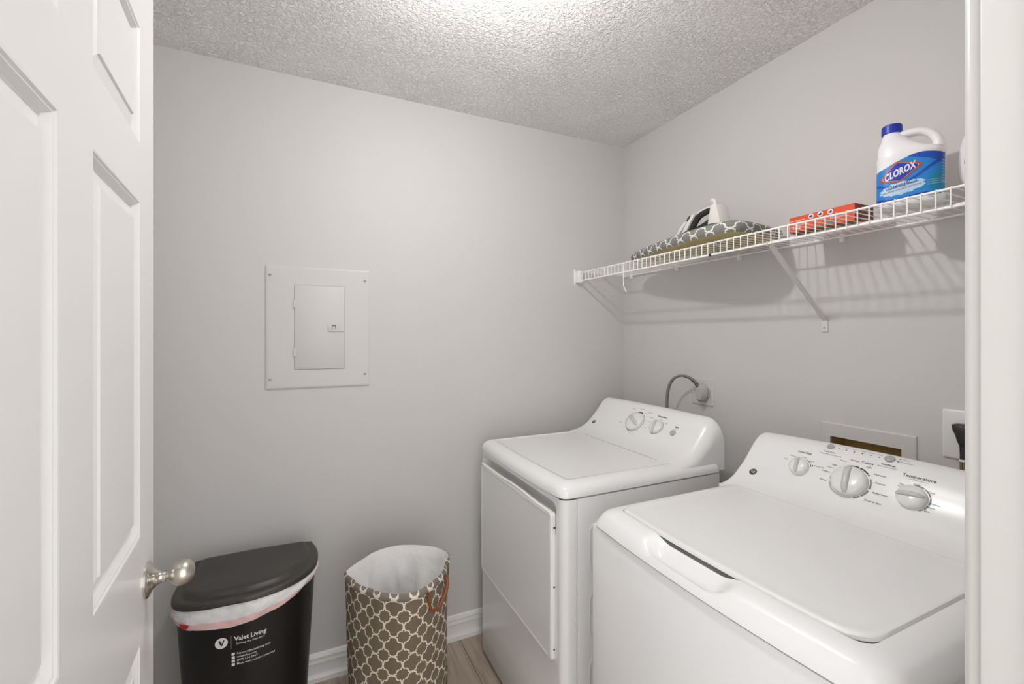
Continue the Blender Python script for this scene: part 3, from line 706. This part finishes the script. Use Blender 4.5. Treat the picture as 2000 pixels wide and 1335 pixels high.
# diagonal support strut: folded channel with a flattened tab screwed to the wall
def strut(y):
    a = Vector((XS + 0.004, y - 0.006, ZLIP - 0.003)); b = Vector((-0.006, y, 1.452))
    g = G(); d = (b - a).normalized(); u = Vector((0, 1, 0)); v = d.cross(u).normalized()
    sec = lambda o, k: [o + u * s_ * k + v * t_ for s_, t_ in ((-0.0085, 0.006), (-0.0065, 0.0), (0.0065, 0.0), (0.0085, 0.006), (0.0073, 0.0062), (0.0055, 0.0016), (-0.0055, 0.0016), (-0.0073, 0.0062))]
    g.loft([sec(a + d * 0.0, 0.9), sec(a + d * 0.05, 1.0), sec(b - d * 0.03, 1.0), sec(b, 1.0)], True, True, True)
    st = g.build('strut', METALW, sh, smooth=30)
    g = G(); g.prism([(y - 0.0105, 1.414), (y + 0.0105, 1.414), (y + 0.0105, 1.445), (y + 0.007, 1.458), (y - 0.007, 1.458), (y - 0.0105, 1.445)], lambda p, q, w_: (-w_, p, q), 0.0, 0.004); g.build('wall_tab', METALW, st, bevel=(0.0006, 1))
    g = G(); g.lathe([(0, 0.003), (0.0045, 0.004), (0.003, 0.0066), (0, 0.007)], (0, y, 1.428), (-1, 0, 0), 12); g.build('screw', SCREW, st)
    g = G(); g.tube([(XS + 0.006, y - 0.006, ZLIP - 0.006), (XS - 0.004, y - 0.006, ZLIP - 0.006), (XS - 0.006, y - 0.006, ZLIP + 0.002), (XS, y - 0.006, ZLIP + 0.0055)], 0.0022, 6); g.build('hook', METALW, st)
strut(-1.056)
# wall clips under the back rail
for y in (-0.075, -0.40, -0.735, -1.115, -1.42):
    g = G(); g.box(-0.017, 0, y - 0.006, y + 0.006, 1.706, 1.7325); g.lathe([(0, 0), (0.005, 0), (0.004, 0.003), (0, 0.003)], (-0.012, y, 1.7105), (-1, 0, 0), 10); g.build('wall_clip', PLASTIC, sh, bevel=(0.0015, 1))
# loose hanging end of a wire and the joint sleeve
G().tube([(XS - 0.0042, -0.376, ZS), (XS - 0.0042, -0.376, 1.625), (XS + 0.004, -0.382, 1.601), (XS + 0.006, -0.385, 1.597)], 0.0019, 6).build('hanging_wire', WIRE, sh)
G().tube([(XS, -0.842, ZLIP), (XS, -0.850, ZLIP)], 0.0046, 10).build('rail_joint', DARK, sh)

# ================================================================== THINGS ON THE SHELF
ZD = ZS + 0.0046
# ---- tabletop ironing board
ib = thing('ironing_board', 'tabletop ironing board with grey trellis padded cover lying on the wire shelf', 'ironing board', (-0.19, -0.62, ZD))
ctrl = [(-0.036, -0.930), (-0.15, -0.952), (-0.262, -0.962), (-0.312, -0.940), (-0.332, -0.880), (-0.330, -0.790), (-0.312, -0.670), (-0.288, -0.560), (-0.262, -0.460), (-0.236, -0.375), (-0.212, -0.318), (-0.186, -0.296), (-0.158, -0.305), (-0.128, -0.36), (-0.098, -0.46), (-0.068, -0.58), (-0.045, -0.70), (-0.030, -0.82), (-0.026, -0.90)]
OUT = [(v.x, v.y) for v in catmull(ctrl + [ctrl[0]], 6)][:-1]
cx = sum(p[0] for p in OUT) / len(OUT); cy = sum(p[1] for p in OUT) / len(OUT)
def ibr(k, z, push=0.0):
    """outline scaled inwards by a fixed distance k"""
    out = []
    n = len(OUT)
    for i in range(n):
        a = Vector(OUT[i - 1]); b = Vector(OUT[(i + 1) % n]); t = (b - a).normalized(); nn = Vector((t.y, -t.x))
        if nn.dot(Vector((cx - OUT[i][0], cy - OUT[i][1]))) < 0: nn = -nn
        out.append((OUT[i][0] + nn.x * k, OUT[i][1] + nn.y * k, z))
    return out
zb = ZD + 0.020
g = G(); g.loft([ibr(0.014, zb - 0.004), ibr(0.010, zb), ibr(0.010, zb + 0.012)], True, True, True); g.build('board', YELLOWU, ib, label='bare tan board underneath', smooth=30)
prof = [(0.016, zb - 0.002), (0.006, zb - 0.005), (0.000, zb + 0.003), (-0.003, zb + 0.013), (0.000, zb + 0.024), (0.008, zb + 0.033), (0.022, zb + 0.038), (0.05, zb + 0.041)]
ln = [0]
for i in range(1, len(prof)): ln.append(ln[-1] + hypot(prof[i][0] - prof[i - 1][0], prof[i][1] - prof[i - 1][1]))
per = [0]
for i in range(len(OUT)): per.append(per[-1] + hypot(OUT[(i + 1) % len(OUT)][0] - OUT[i][0], OUT[(i + 1) % len(OUT)][1] - OUT[i][1]))
g = G(); g.loft([ibr(k, z) for k, z in prof], True, False, False, uv=lambda i, j: (per[j] / 0.072, ln[i] / 0.072 + 0.15))
top = ibr(*prof[-1]); nb = len(g.v); ctr = (cx, cy, zb + 0.042)
g.add(top + [ctr], [[i, (i + 1) % len(top), len(top)] for i in range(len(top))], [[(top[i][1] / 0.072, top[i][0] / 0.072), (top[(i + 1) % len(top)][1] / 0.072, top[(i + 1) % len(top)][0] / 0.072), (cy / 0.072, cx / 0.072)] for i in range(len(top))])
g.build('padded_cover', TRELLISG, ib, smooth=60, label='grey padded cover with white trellis lines')
for y in (-0.50, -0.80):
    g = G(); g.tube([(-0.26 if y < -0.6 else -0.21, y, zb - 0.004), (-0.25 if y < -0.6 else -0.205, y, zb - 0.0145), (-0.08 if y < -0.6 else -0.10, y, zb - 0.0145), (-0.07 if y < -0.6 else -0.095, y, zb - 0.004)], 0.005, 8); g.build('folding_leg', METALW, ib)
IB_TOP = zb + 0.041
# ---- clothes iron standing on its sole, nose to the left
ir = thing('iron', 'white clothes iron with black handle resting on the padded ironing board', 'iron', (-0.185, -0.70, IB_TOP))
IX, IY, IZ = -0.185, -0.572, IB_TOP + 0.001
def ifr(s_, z, w_): return (IX + w_, IY - s_, IZ + z * 0.93)
def ogive(s_, L, wmax):
    t = max(0.0, min(1.0, s_ / L)); return wmax * (1 - (1 - min(1, t / 0.75)) ** 2.0) ** 0.75 * (1.0 if t < 0.9 else sqrt(max(0, 1 - ((t - 0.9) / 0.1) ** 2 * 0.35)))
def ibody(name, m, zs_, s0, s1, wm, parent):
    rings = []
    for k in range(22):
        s_ = s0 + (s1 - s0) * k / 21; wd = max(ogive(s_ - s0 + 0.003, s1 - s0, wm), 0.001); zt = zs_[1](s_); z0 = zs_[0]
        rings.append([ifr(s_, z0, -wd), ifr(s_, z0 + (zt - z0) * 0.55, -wd * 0.96), ifr(s_, z0 + (zt - z0) * 0.9, -wd * 0.72), ifr(s_, zt, -wd * 0.35), ifr(s_, zt, wd * 0.35), ifr(s_, z0 + (zt - z0) * 0.9, wd * 0.72), ifr(s_, z0 + (zt - z0) * 0.55, wd * 0.96), ifr(s_, z0, wd)])
    g = G(); g.loft(rings, True, True, True); return g.build(name, m, parent, smooth=40)
ibody('soleplate', STEEL, (0.0, lambda s_: 0.007), 0.0, 0.238, 0.052, ir)
ibody('lower_body', IRONB, (0.007, lambda s_: 0.012 + 0.020 * smooth01(s_ / 0.08)), 0.004, 0.232, 0.047, ir)
def iprism(name, pts, hw, m, bv=0.003):
    g = G(); g.prism(pts, lambda u, v, w_: ifr(u, v, w_), -hw, hw); return g.build(name, m, ir, bevel=(bv, 2))
iprism('nose_shell', [(0.004, 0.010), (0.030, 0.046), (0.058, 0.074), (0.074, 0.070), (0.050, 0.044), (0.020, 0.010)], 0.020, IRONW, 0.004)
iprism('front_column', [(0.034, 0.014), (0.066, 0.060), (0.096, 0.096), (0.118, 0.100), (0.090, 0.062), (0.060, 0.014)], 0.018, IRONW, 0.004)
iprism('spray_cap', [(0.064, 0.076), (0.068, 0.090), (0.082, 0.098), (0.086, 0.090)], 0.010, IRONB, 0.002)
iprism('heel_shell', [(0.182, 0.010), (0.190, 0.050), (0.200, 0.108), (0.226, 0.108), (0.250, 0.010)], 0.034, IRONW, 0.008)
hp = [(0.070, 0.026), (0.088, 0.048), (0.106, 0.072), (0.124, 0.088), (0.152, 0.096), (0.182, 0.099), (0.195, 0.094), (0.196, 0.078), (0.186, 0.058), (0.160, 0.042), (0.120, 0.030), (0.090, 0.024)]
hpp = catmull([Vector(p) for p in hp] + [Vector(hp[0])], 4)[:-1]
G().tube([ifr(p.x, p.y, 0) for p in hpp], 0.0110, 10, closed=True, ry=0.014).build('handle', IRONB, ir, label='black closed-loop handle')
iprism('handle_cap', [(0.112, 0.094), (0.130, 0.104), (0.160, 0.1095), (0.202, 0.110), (0.202, 0.104), (0.160, 0.103), (0.132, 0.097), (0.118, 0.090)], 0.012, IRONW, 0.002)
G().tube([ifr(0.194, 0.106, 0), ifr(0.197, 0.120, 0), ifr(0.192, 0.132, 0), ifr(0.184, 0.136, 0), ifr(0.180, 0.130, 0)], 0.0075, 10).build('cord_guard', IRONW, ir)
# ---- orange carton of bags
by0, by1 = -1.236, -1.046
bx = thing('carton', 'flat orange cardboard carton with three white roundels lying on the wire shelf', 'box', (-0.13, (by0 + by1) / 2, ZD))
BXF, BXB, BZ0, BZ1 = -0.172, -0.078, ZD + 0.0005, ZD + 0.0495
g = G(); g.box(BXF, BXB, by0, by1, BZ0, BZ1); c_ = g.build('carton_body', [ORANGE, DKRED, CARDB], bx, bevel=(0.0008, 1))
for p in c_.data.polygons:
    if p.normal.y < -0.7: p.material_index = 1
    elif p.normal.z < -0.7: p.material_index = 2
fr = lambda u, v: (BXF - 0.0004, by1 - u, BZ0 + v); fr2 = lambda u, v: (BXF - 0.0008, by1 - u, BZ0 + v)
g = G()
for u in (0.068, 0.095, 0.124):
    flat(g, disc2d(0.0082, 20), fr, u, 0.0400); flat(g, [(-0.0048, -0.003), (0.004, -0.0038), (0.0050, 0.002), (0.001, 0.0038), (-0.002, 0.001), (-0.005, 0.002)], fr2, u, 0.0400, 1)
put_text(g, 'extra strong bags', 0.0065, fr2, 0.026, 0.036, bold=0.0001); put_text(g, 'TALL', 0.012, fr2, 0.024, 0.013, bold=0.0005); put_text(g, 'drawstring', 0.008, fr2, 0.040, 0.021)
put_text(g, 'odor control', 0.0085, fr2, 0.146, 0.020, bold=0.0002)
flat(g, [(0.035, 0.002), (0.12, 0.002), (0.10, 0.010), (0.06, 0.006)], fr, 0, 0, 2); flat(g, [(0.112, 0.004), (0.145, 0.004), (0.140, 0.012), (0.118, 0.013)], fr, 0, 0, 3)
for k in range(4): put_text(g, 'count 40 bags', 0.006, lambda u, v, k=k: (BXF + 0.047 + u, by0 - 0.0006, BZ0 + 0.040 - 0.010 * k + v))
g.build('lettering', [WHITEP, INKN, CARDB, TEALC], bx, smooth=None, fixn=False, kind='stuff')
# ---- bleach jug
jg = thing('bleach_jug', 'white bleach jug with blue cap and blue wraparound label on the wire shelf', 'bottle', (-0.175, -1.375, ZD))
jo = Vector((-0.172, -1.364, ZD + 0.0005)); ang = math.atan2(0.040, 0.126)
JU = Vector((sin(ang), -cos(ang), 0)); JN = Vector((-cos(ang), -sin(ang), 0))       # right along the label, out towards the viewer
def jf(x, d, z): return jo + JU * x + JN * d + Vector((0, 0, z * 0.925))
JA, JB, JE = 0.067, 0.046, 3.2
def sup(a, b, e, n=48):
    out = []
    for k in range(n):
        t = 2 * pi * k / n; c, s_ = cos(t), sin(t); out.append((a * (abs(c) ** (2 / e)) * (1 if c >= 0 else -1), b * (abs(s_) ** (2 / e)) * (1 if s_ >= 0 else -1)))
    return out
def jr(z, a, b, cx_=0.0, e=JE, tilt=0.0): return [jf(x + cx_, d, z + tilt * (x + cx_)) for x, d in sup(a, b, e)]
g = G()
g.loft([jr(0.0, 0.056, 0.036), jr(0.002, 0.062, 0.042), jr(0.010, JA, JB), jr(0.026, JA, JB), jr(0.028, JA - 0.001, JB - 0.001), jr(0.135, JA - 0.001, JB - 0.001), jr(0.140, JA, JB), jr(0.150, JA - 0.002, JB),
        jr(0.160, 0.059, 0.044, -0.006, 2.9, -0.10), jr(0.168, 0.050, 0.0415, -0.0145, 2.7, -0.16), jr(0.177, 0.041, 0.038, -0.0215, 2.5, -0.14), jr(0.187, 0.034, 0.034, -0.0265, 2.3, -0.08),
        jr(0.197, 0.0285, 0.0285, -0.0305, 2.1), jr(0.206, 0.0235, 0.0235, -0.0335, 2.0), jr(0.214, 0.0195, 0.0195, -0.0355, 2.0), jr(0.220, 0.0180, 0.0180, -0.0365, 2.0), jr(0.226, 0.0178, 0.0178, -0.0365, 2.0)], True, True, True)
g.build('jug_body', JUG, jg, smooth=60)
hpath = [(-0.034, 0.196), (-0.020, 0.2075), (0.000, 0.2105), (0.020, 0.2085), (0.038, 0.198), (0.050, 0.181), (0.0545, 0.162), (0.0540, 0.140)]
hh = catmull([Vector(p) for p in hpath], 5)
G().tube([jf(p.x, 0, p.y) for p in hh], [0.0095 + 0.004 * (abs(i / (len(hh) - 1) - 0.45) ** 1.5) * 2.6 for i in range(len(hh))], 14, ry=0.0135).build('handle', JUG, jg, smooth=60)
g = G(); nC = 48; rings = []
for z, r_ in ((0.2185, 0.0205), (0.219, 0.0213), (0.2405, 0.0210), (0.243, 0.0198), (0.2435, 0.018)):
    rings.append([jf(-0.0365 + (r_ + (0.0005 if (k % 2 and 0.2188 < z < 0.2410) else 0)) * cos(2 * pi * k / nC), r_ * sin(2 * pi * k / nC), z) for k in range(nC)])
g.loft(rings, True, True, True); g.build('cap', CAPB, jg, label='ribbed blue screw cap', smooth=25)
def jlab(d):
    def fr(x, z):
        x = max(-JA * 0.9995, min(JA * 0.9995, x)); b = JB * (1 - abs(x / JA) ** JE) ** (1 / JE); return jf(x, b + d, z)
    return fr
lt_ = lambda x: 0.106 + 0.031 * smooth01((x + 0.075) / 0.10) - 0.007 * smooth01((x - 0.025) / 0.045)          # upper edge of the label
xs_ = [-0.0662 + 0.1324 * i / 24 for i in range(25)]
L0, L1, L2, L3 = jlab(0.0004), jlab(0.0008), jlab(0.0012), jlab(0.0016)
g = G(); wrap(g, [(x, 0.016 + 0.004 * (x / JA) ** 2) for x in xs_] + [(x, lt_(x)) for x in reversed(xs_)], L0, 0.006)
# swooping deep-blue band, pale burst below, teal corner, navy base, diamond emblem
SWP = catmull([Vector(p) for p in ((-.068, .072), (-.05, .0625), (-.03, .0585), (-.005, .0635), (.02, .078), (.04, .094), (.061, .111), (.069, .117))], 6)
def sw0(x):
    for a, b in zip(SWP[:-1], SWP[1:]):
        if b.x >= x: return a.y + (b.y - a.y) * max(0, (x - a.x) / max(b.x - a.x, 1e-6))
    return SWP[-1].y
wrap(g, [(x, sw0(x) - 0.005) for x in xs_] + [(x, sw0(x) + 0.001 + 0.004 * smooth01((x + 0.02) / 0.08)) for x in reversed(xs_)], L1, 0.006, mi=1)
wrap(g, [(x, lt_(x) - 0.022 * smooth01((x + 0.005) / 0.06)) for x in xs_[12:]] + [(x, lt_(x)) for x in reversed(xs_[12:])], L1, 0.006, mi=1)
burst = []
for i in range(28):
    a = 2 * pi * i / 28; rr = 1.0 if i % 2 else 0.86; burst.append((-0.012 + 0.047 * rr * cos(a) , 0.049 + 0.4 * 0.047 * cos(a) * 0.30 + 0.019 * rr * sin(a)))
wrap(g, burst, L1, 0.006, mi=2)
wrap(g, [(x, 0.016 + 0.004 * (x / JA) ** 2) for x in xs_] + [(x, 0.0235 + 0.003 * sin(x * 60) + 0.004 * (x / JA) ** 2) for x in reversed(xs_)], L1, 0.006, mi=3)
wrap(g, [(0.040, 0.034), (0.0655, 0.036), (0.0655, 0.084), (0.040, 0.072)], L1, 0.006, mi=4)
DM = [(-.0560, .0800), (-.0535, .0745), (-.0490, .0722), (-.0200, .0655), (-.0120, .0665), (.0240, .0990), (.0268, .1045), (.0250, .1085), (.0170, .1135), (-.0180, .1235), (-.0250, .1225), (-.0550, .0840)]
def diamond(k):
    return [(-0.0150 + (a + 0.0150) * k, 0.0945 + (b - 0.0945) * k) for a, b in DM]
wrap(g, diamond(1.0), L2, 0.006, mi=5)
wrap(g, diamond(0.87), L3, 0.006, mi=6); wrap(g, diamond(0.84), jlab(0.0020), 0.006, mi=3)
g.build('label', [LBLUE, LDEEP, LPALE, CAPB, LTEAL, LRED, LGOLD, WHITEP], jg, smooth=60, fixn=False)
g = G(); top = jlab(0.0024); slant = 0.17
def jt(s_, x, z, size, mi, bold=0.0, sl=slant, sx=1.0, **k):
    vs, fs = text2d(s_, size, bold=bold, **k); g.add([top(x + a * sx, z + b + sl * a) for a, b in vs], fs, mi=mi)
jt('CLOROX', -0.0155, 0.0935, 0.0270, 0, 0.0011, sl=0.21, sx=0.52, space=1.06)
jt('Disinfecting Bleach', -0.012, 0.0555, 0.0088, 1, 0.00015, sx=0.95); jt('Kills 99.9% of Bacteria and Viruses', -0.012, 0.0465, 0.0054, 2, 0.0001); jt('Concentrated formula', -0.014, 0.0385, 0.0050, 0, sl=0.16)
for k in range(3): jt('NET CONTENTS 43 FL OZ', 0.0525, 0.058 - 0.0055 * k, 0.0028, 0, sl=0.10)
for k in range(8): jt('BLEACH', 0.0648, 0.108 - 0.008 * k, 0.004, 0, sl=0.0, sx=0.4)
g.build('lettering', [WHITEP, INKN, INKR], jg, smooth=None, fixn=False)
# ---- detergent bottle, mostly hidden by the door frame
dt = thing('detergent_bottle', 'rounded white bottle with amber label half hidden behind the right door frame', 'bottle', (-0.10, -1.52, ZD))
do_ = Vector((-0.100, -1.520, ZD + 0.0005)); a2 = radians(17); DU = Vector((sin(a2), -cos(a2), 0)); DN = Vector((-cos(a2), -sin(a2), 0))
def df(x, d, z): return do_ + DU * x + DN * d + Vector((0, 0, z))
def drr(z, a, b, e=2.3): return [df(x, d, z) for x, d in sup(a, b, e, 40)]
dprof = [(0.0, .052, .034), (0.003, .058, .040), (0.03, .072, .045), (0.06, .080, .047), (0.09, .083, .048), (0.12, .082, .047), (0.15, .076, .044), (0.18, .065, .040), (0.20, .054, .035), (0.215, .040, .030), (0.225, .028, .026), (0.24, .022, .022), (0.255, .022, .022)]
g = G(); g.loft([drr(*p) for p in dprof], True, True, True); g.build('bottle_body', JUG, dt, smooth=60)
g = G(); g.lathe([(0, 0.25), (0.027, 0.25), (0.026, 0.285), (0.020, 0.292), (0, 0.292)], do_, (0, 0, 1), 28); g.build('cap', AMBER, dt)
g = G()
def dlab(x, z):
    for q in range(len(dprof) - 1):
        if dprof[q + 1][0] >= z: break
    u = (z - dprof[q][0]) / (dprof[q + 1][0] - dprof[q][0]); a = dprof[q][1] * (1 - u) + dprof[q + 1][1] * u; b = dprof[q][2] * (1 - u) + dprof[q + 1][2] * u
    return df(x, b * (1 - min(0.999, abs(x / a)) ** 2.3) ** (1 / 2.3) + 0.0008, z)
wrap(g, [(-0.072, 0.085), (0.060, 0.085), (0.060, 0.14), (0.040, 0.170), (-0.040, 0.175), (-0.058, 0.160), (-0.068, 0.13)], dlab, 0.008); g.build('label', AMBER, dt, smooth=60, fixn=False)

# ================================================================== TRASH CAN with bag
tc = thing('trash_can', 'black plastic kitchen trash can with overhanging lid against the back wall by the open door', 'trash can', (-1.765, -0.25, 0))
def binring(k, z, grow=0.0):
    """D-shaped outline; k scales about the middle of the back, grow pushes outwards"""
    cx_, cyb = -1.764, -0.098
    pts = []
    L, R_, F_ = -1.966, -1.560, -0.428
    ctrl = [(R_ - 0.018, -0.112), (R_ - 0.002, -0.180), (R_, -0.245), (R_ - 0.012, -0.305), (R_ - 0.045, -0.360), (R_ - 0.100, -0.402), (R_ - 0.165, -0.424), (cx_, F_ - 0.001), (L + 0.165, -0.427), (L + 0.100, -0.424), (L + 0.045, -0.408), (L + 0.012, -0.375), (L, -0.325), (L + 0.003, -0.22), (L + 0.018, -0.112)]
    c = catmull([Vector(p) for p in ctrl], 4)
    back = [Vector((L + 0.018 + (R_ - L - 0.036) * i / 12, -0.112 + 0.020 * sin(pi * i / 12))) for i in range(1, 12)]
    P = c + back; cc = Vector((cx_, -0.25)); out = []
    for p in P:
        q = Vector((cx_, -0.25)) + (p - cc) * k; d = (p - cc).normalized(); q = q + d * grow; out.append((q.x, q.y, z))
    return out
bs = lambda z: 0.955 - 0.17 * (0.60 - z) / 0.60
g = G(); zsb = [0.003, 0.010, 0.05, 0.2, 0.35, 0.45, 0.52, 0.56, 0.59, 0.602]
g.loft([binring(bs(z) - (0.03 if z < 0.006 else 0), z) for z in zsb], True, True, False)
g.loft([binring(bs(z) - 0.016, z) for z in (0.602, 0.3, 0.02)], True, False, True)
tcb = g.build('bin_body', BLACKP, tc, smooth=40, fixn=True)
g = G(); g.loft([binring(1.0, 0.598, -0.006), binring(1.0, 0.600, 0.0), binring(1.0, 0.612, 0.0), binring(1.0, 0.6165, -0.004), binring(1.0, 0.6175, -0.012), binring(1.0, 0.6165, -0.022), binring(1.0, 0.618, -0.029), binring(1.0, 0.627, -0.035), binring(1.0, 0.6305, -0.041), binring(1.0, 0.6310, -0.055), binring(0.5, 0.6305, -0.03)], True, True, True)
g.build('lid', LIDP, tc, smooth=45)
# flat print on the front face
def binface(x, z, d=0.0012):
    r = binring(bs(z), z); best = None
    for i in range(len(r)):
        a, b = r[i], r[(i + 1) % len(r)]
        if min(a[0], b[0]) <= x <= max(a[0], b[0]) and abs(b[0] - a[0]) > 1e-9:
            yy = a[1] + (b[1] - a[1]) * (x - a[0]) / (b[0] - a[0])
            if best is None or yy < best: best = yy
    return (x, best - d, z)
g = G(); bf = lambda d: (lambda x, z: binface(x, z, d))
flat(g, disc2d(0.0165, 28), bf(0.0012), -1.827, 0.485)
flat(g, [(-0.0006, -0.020), (0.0006, -0.020), (0.0006, 0.020), (-0.0006, 0.020)], bf(0.0012), -1.803, 0.483)
put_text(g, 'Valet Living', 0.0195, bf(0.0012), -1.752, 0.4895, bold=0.0004, space=0.95, res=1); put_text(g, 'Setting the Standard', 0.0082, bf(0.0012), -1.752, 0.474, bold=0.0001, space=1.1, res=1)
for k, (s_, ic) in enumerate((('Support@valetliving.com', 0), ('valetliving.com', 1), ('(877) 574-2967', 2), ('Made with recycled material', 3))):
    z = 0.4435 - 0.0108 * k; put_text(g, s_, 0.0088, bf(0.0012), -1.788, z, align='LEFT', bold=0.0001, res=1); flat(g, rrect(-0.0042, 0.0042, -0.0042, 0.0042, 0.001, 2), bf(0.0012), -1.797, z)
g.build('lettering', WHITEP, tcb, smooth=None, fixn=False, label='white printed lettering and round monogram')
g = G(); flat(g, [(-0.0085, 0.009), (-0.0025, 0.009), (0.0005, -0.003), (-0.0015, -0.007)], bf(0.0018), -1.827, 0.485)
flat(g, [(0.0045, 0.009), (0.0085, 0.009), (0.0025, -0.0075), (-0.0015, -0.0095)], bf(0.0018), -1.827, 0.485)
g.build('monogram', BLACKP, tcb, smooth=None, fixn=False)
# bag folded over the rim
bag = thing('trash_bag', 'white trash bag with pale red drawstring folded over the rim of the black trash can', 'trash bag', (-1.764, -0.25, 0.55))
NB = len(binring(1, 0)); R0 = binring(1, 0)
def zlow(i):
    x = R0[i][0]; f_ = (x + 1.966) / 0.406
    if R0[i][1] > -0.2: return 0.585
    K = ((-0.1, .560), (0, .557), (.15, .539), (.4, .529), (.55, .536), (.75, .551), (1.0, .585), (1.1, .59))
    for (u0, v0), (u1, v1) in zip(K[:-1], K[1:]):
        if f_ <= u1: return v0 + (v1 - v0) * (f_ - u0) / (u1 - u0)
    return 0.585
random.seed(3); ph = [random.uniform(0, 6.28) for _ in range(6)]
def bagpt(i, t):
    zl = zlow(i); z = 0.600 + (zl - 0.600) * t; base = binring_cache[i]
    puff = 0.004 + 0.007 * sin(pi * min(1, t * 0.8)) + 0.0022 * sin(i * 1.7 + ph[0] + 5 * t) * sin(t * 7 + ph[1]) + 0.0015 * sin(i * 0.9 + ph[2] - 6 * t)
    if t > 0.97: puff = 0.0035
    c = Vector((-1.764, -0.25)); k = bs(z); p = Vector((R0[i][0], R0[i][1])); q = c + (p - c) * k; d = (p - c).normalized(); q = q + d * puff
    return (q.x, q.y, z)
binring_cache = R0
tt = [0, 0.1, 0.2, 0.3, 0.4, 0.5, 0.62]
g = G(); g.loft([[bagpt(i, t) for i in range(NB)] for t in tt], True)
g.loft([[bagpt(i, t) for i in range(NB)] for t in (0.91, 0.95, 1.0)], True); g.build('bag_film', BAGP, bag, smooth=70, fixn=False)
g = G(); g.loft([[bagpt(i, t) for i in range(NB)] for t in (0.62, 0.70, 0.80, 0.91)], True); g.build('drawstring_hem', BAGRED, bag, smooth=70, fixn=False, label='pale red drawstring seen through the hem')
g = G()                                               # red half-moon tab and a small red mark
def bagface(x, z, d):
    p = binface(x, z, 0.0); return (p[0], p[1] - d, z)
wrap(g, [(-1.920 + 0.0135 * cos(a), 0.5635 + 0.015 * sin(a)) for a in [pi + pi * k / 10 for k in range(11)]], lambda x, z: bagface(x, z, 0.0165), 0.006)
g.build('drawstring_tab', RED, bag, smooth=None, fixn=False, label='bright red half-moon tab of the drawstring')
g = G(); wrap(g, [(-1.628, 0.569), (-1.619, 0.570), (-1.619, 0.578), (-1.628, 0.577)], lambda x, z: bagface(x, z, 0.0105), 0.006); g.build('printed_mark', INKR, bag, smooth=None, fixn=False)

# ================================================================== HAMPER
hm = thing('laundry_hamper', 'tall brown fabric laundry hamper with cream trellis print, white liner and tan handle', 'hamper', (-1.305, -0.391, 0))
RIM = [(-1.478, -.375), (-1.459, -.446), (-1.419, -.513), (-1.372, -.565), (-1.338, -.590), (-1.292, -.596), (-1.246, -.577), (-1.203, -.541), (-1.151, -.463), (-1.123, -.395), (-1.133, -.356), (-1.187, -.300), (-1.257, -.263), (-1.332, -.255), (-1.411, -.303), (-1.449, -.337)]
RC = Vector((-1.300, -0.425)); BC = Vector((-1.303, -0.395))
pol = sorted([(atan2(p[1] - RC.y, p[0] - RC.x), hypot(p[0] - RC.x, p[1] - RC.y)) for p in RIM])
def rimr(a):
    a = (a + pi) % (2 * pi) - pi; n = len(pol)
    for i in range(n):
        a0, r0 = pol[i]; a1, r1 = pol[(i + 1) % n]
        if i == n - 1: a1 += 2 * pi
        aa = a if a >= pol[0][0] else a + 2 * pi
        if a0 <= aa <= a1:
            t = (aa - a0) / (a1 - a0); t = t * t * (3 - 2 * t) * 0.5 + t * 0.5; return r0 + (r1 - r0) * t
    return pol[0][1]
ZR = 0.600; NU = 96
def hpt(a, z, d=0.0):
    t = z / ZR; wgt = smooth01((t - 0.25) / 0.75)
    r = 0.168 * (1 - wgt) + rimr(a) * wgt
    r += 0.0016 * sin(5 * a + 7 * t) * (1 - t * 0.6) + 0.0012 * sin(9 * a - 11 * t)
    if t < 0.03: r -= 0.004
    c = BC.lerp(RC, wgt); return (c.x + (r + d) * cos(a), c.y + (r + d) * sin(a), z)
zsH = [0.002, 0.012] + [0.03 + 0.0285 * i for i in range(20)] + [0.585]
g = G(); g.loft([[hpt(2 * pi * k / NU, z) for k in range(NU)] for z in zsH], True, True, False, uv=lambda i, j: (17 * j / NU + 0.13, zsH[i] / 0.0625))
g.build('fabric_body', TRELLIS, hm, smooth=60)
g = G(); rr = 0.0085                                   # stuffed hem round the rim
g.loft([[(lambda p: (p[0], p[1], p[2]))(hpt(2 * pi * k / NU, 0.589 + 0.0135 * sin(t), -0.0045 + rr * cos(t) )) for k in range(NU)] for t in [-pi * 0.62 + pi * 1.12 * q / 12 for q in range(13)]], True, uv=lambda i, j: (17 * j / NU + 0.13, 0.32 + 0.36 * i / 12))
g.build('padded_rim', RIMF, hm, smooth=60)
g = G(); random.seed(5)
def lpt(k, i, m=22):
    a = 2 * pi * k / NU; t = i / m; z = 0.6026 if i == 0 else 0.5985 - 0.50 * t
    fold = 0.020 * smooth01(t * 4) * (sin(4 * a + 3 * t) * 0.5 + sin(7 * a + 2.0 - 6 * t) * 0.35 + sin(11 * a + 9 * t) * 0.25)
    return hpt(a, max(z, 0.05), -0.004 - 0.010 * smooth01(t * 3) - 0.03 * t - abs(fold) * 1.1 + fold * 0.3 + (0.0005 if i == 0 else -0.007)) [:2] + (z,)
g.loft([[lpt(k, i) for k in range(NU)] for i in range(23)], True, False, True)
g.build('liner', LINER, hm, smooth=70, fixn=False, label='creased white cloth liner')
hpth = [(-72, .584, .006), (-71, .568, .010), (-70, .546, .011), (-67, .524, .011), (-60, .514, .011), (-52, .519, .012), (-44, .537, .014), (-38, .560, .016), (-35, .580, .012), (-36, .590, .006)]
G().tube(catmull([Vector(hpt(radians(a), z, d)) for a, z, d in hpth], 5), 0.0045, 8, ry=0.0055).build('handle', LEATHER, hm, label='tan leather loop handle')
G().tube(catmull([Vector(hpt(radians(a + 180), z, d)) for a, z, d in hpth], 5), 0.0045, 8, ry=0.0055).build('handle', LEATHER, hm)
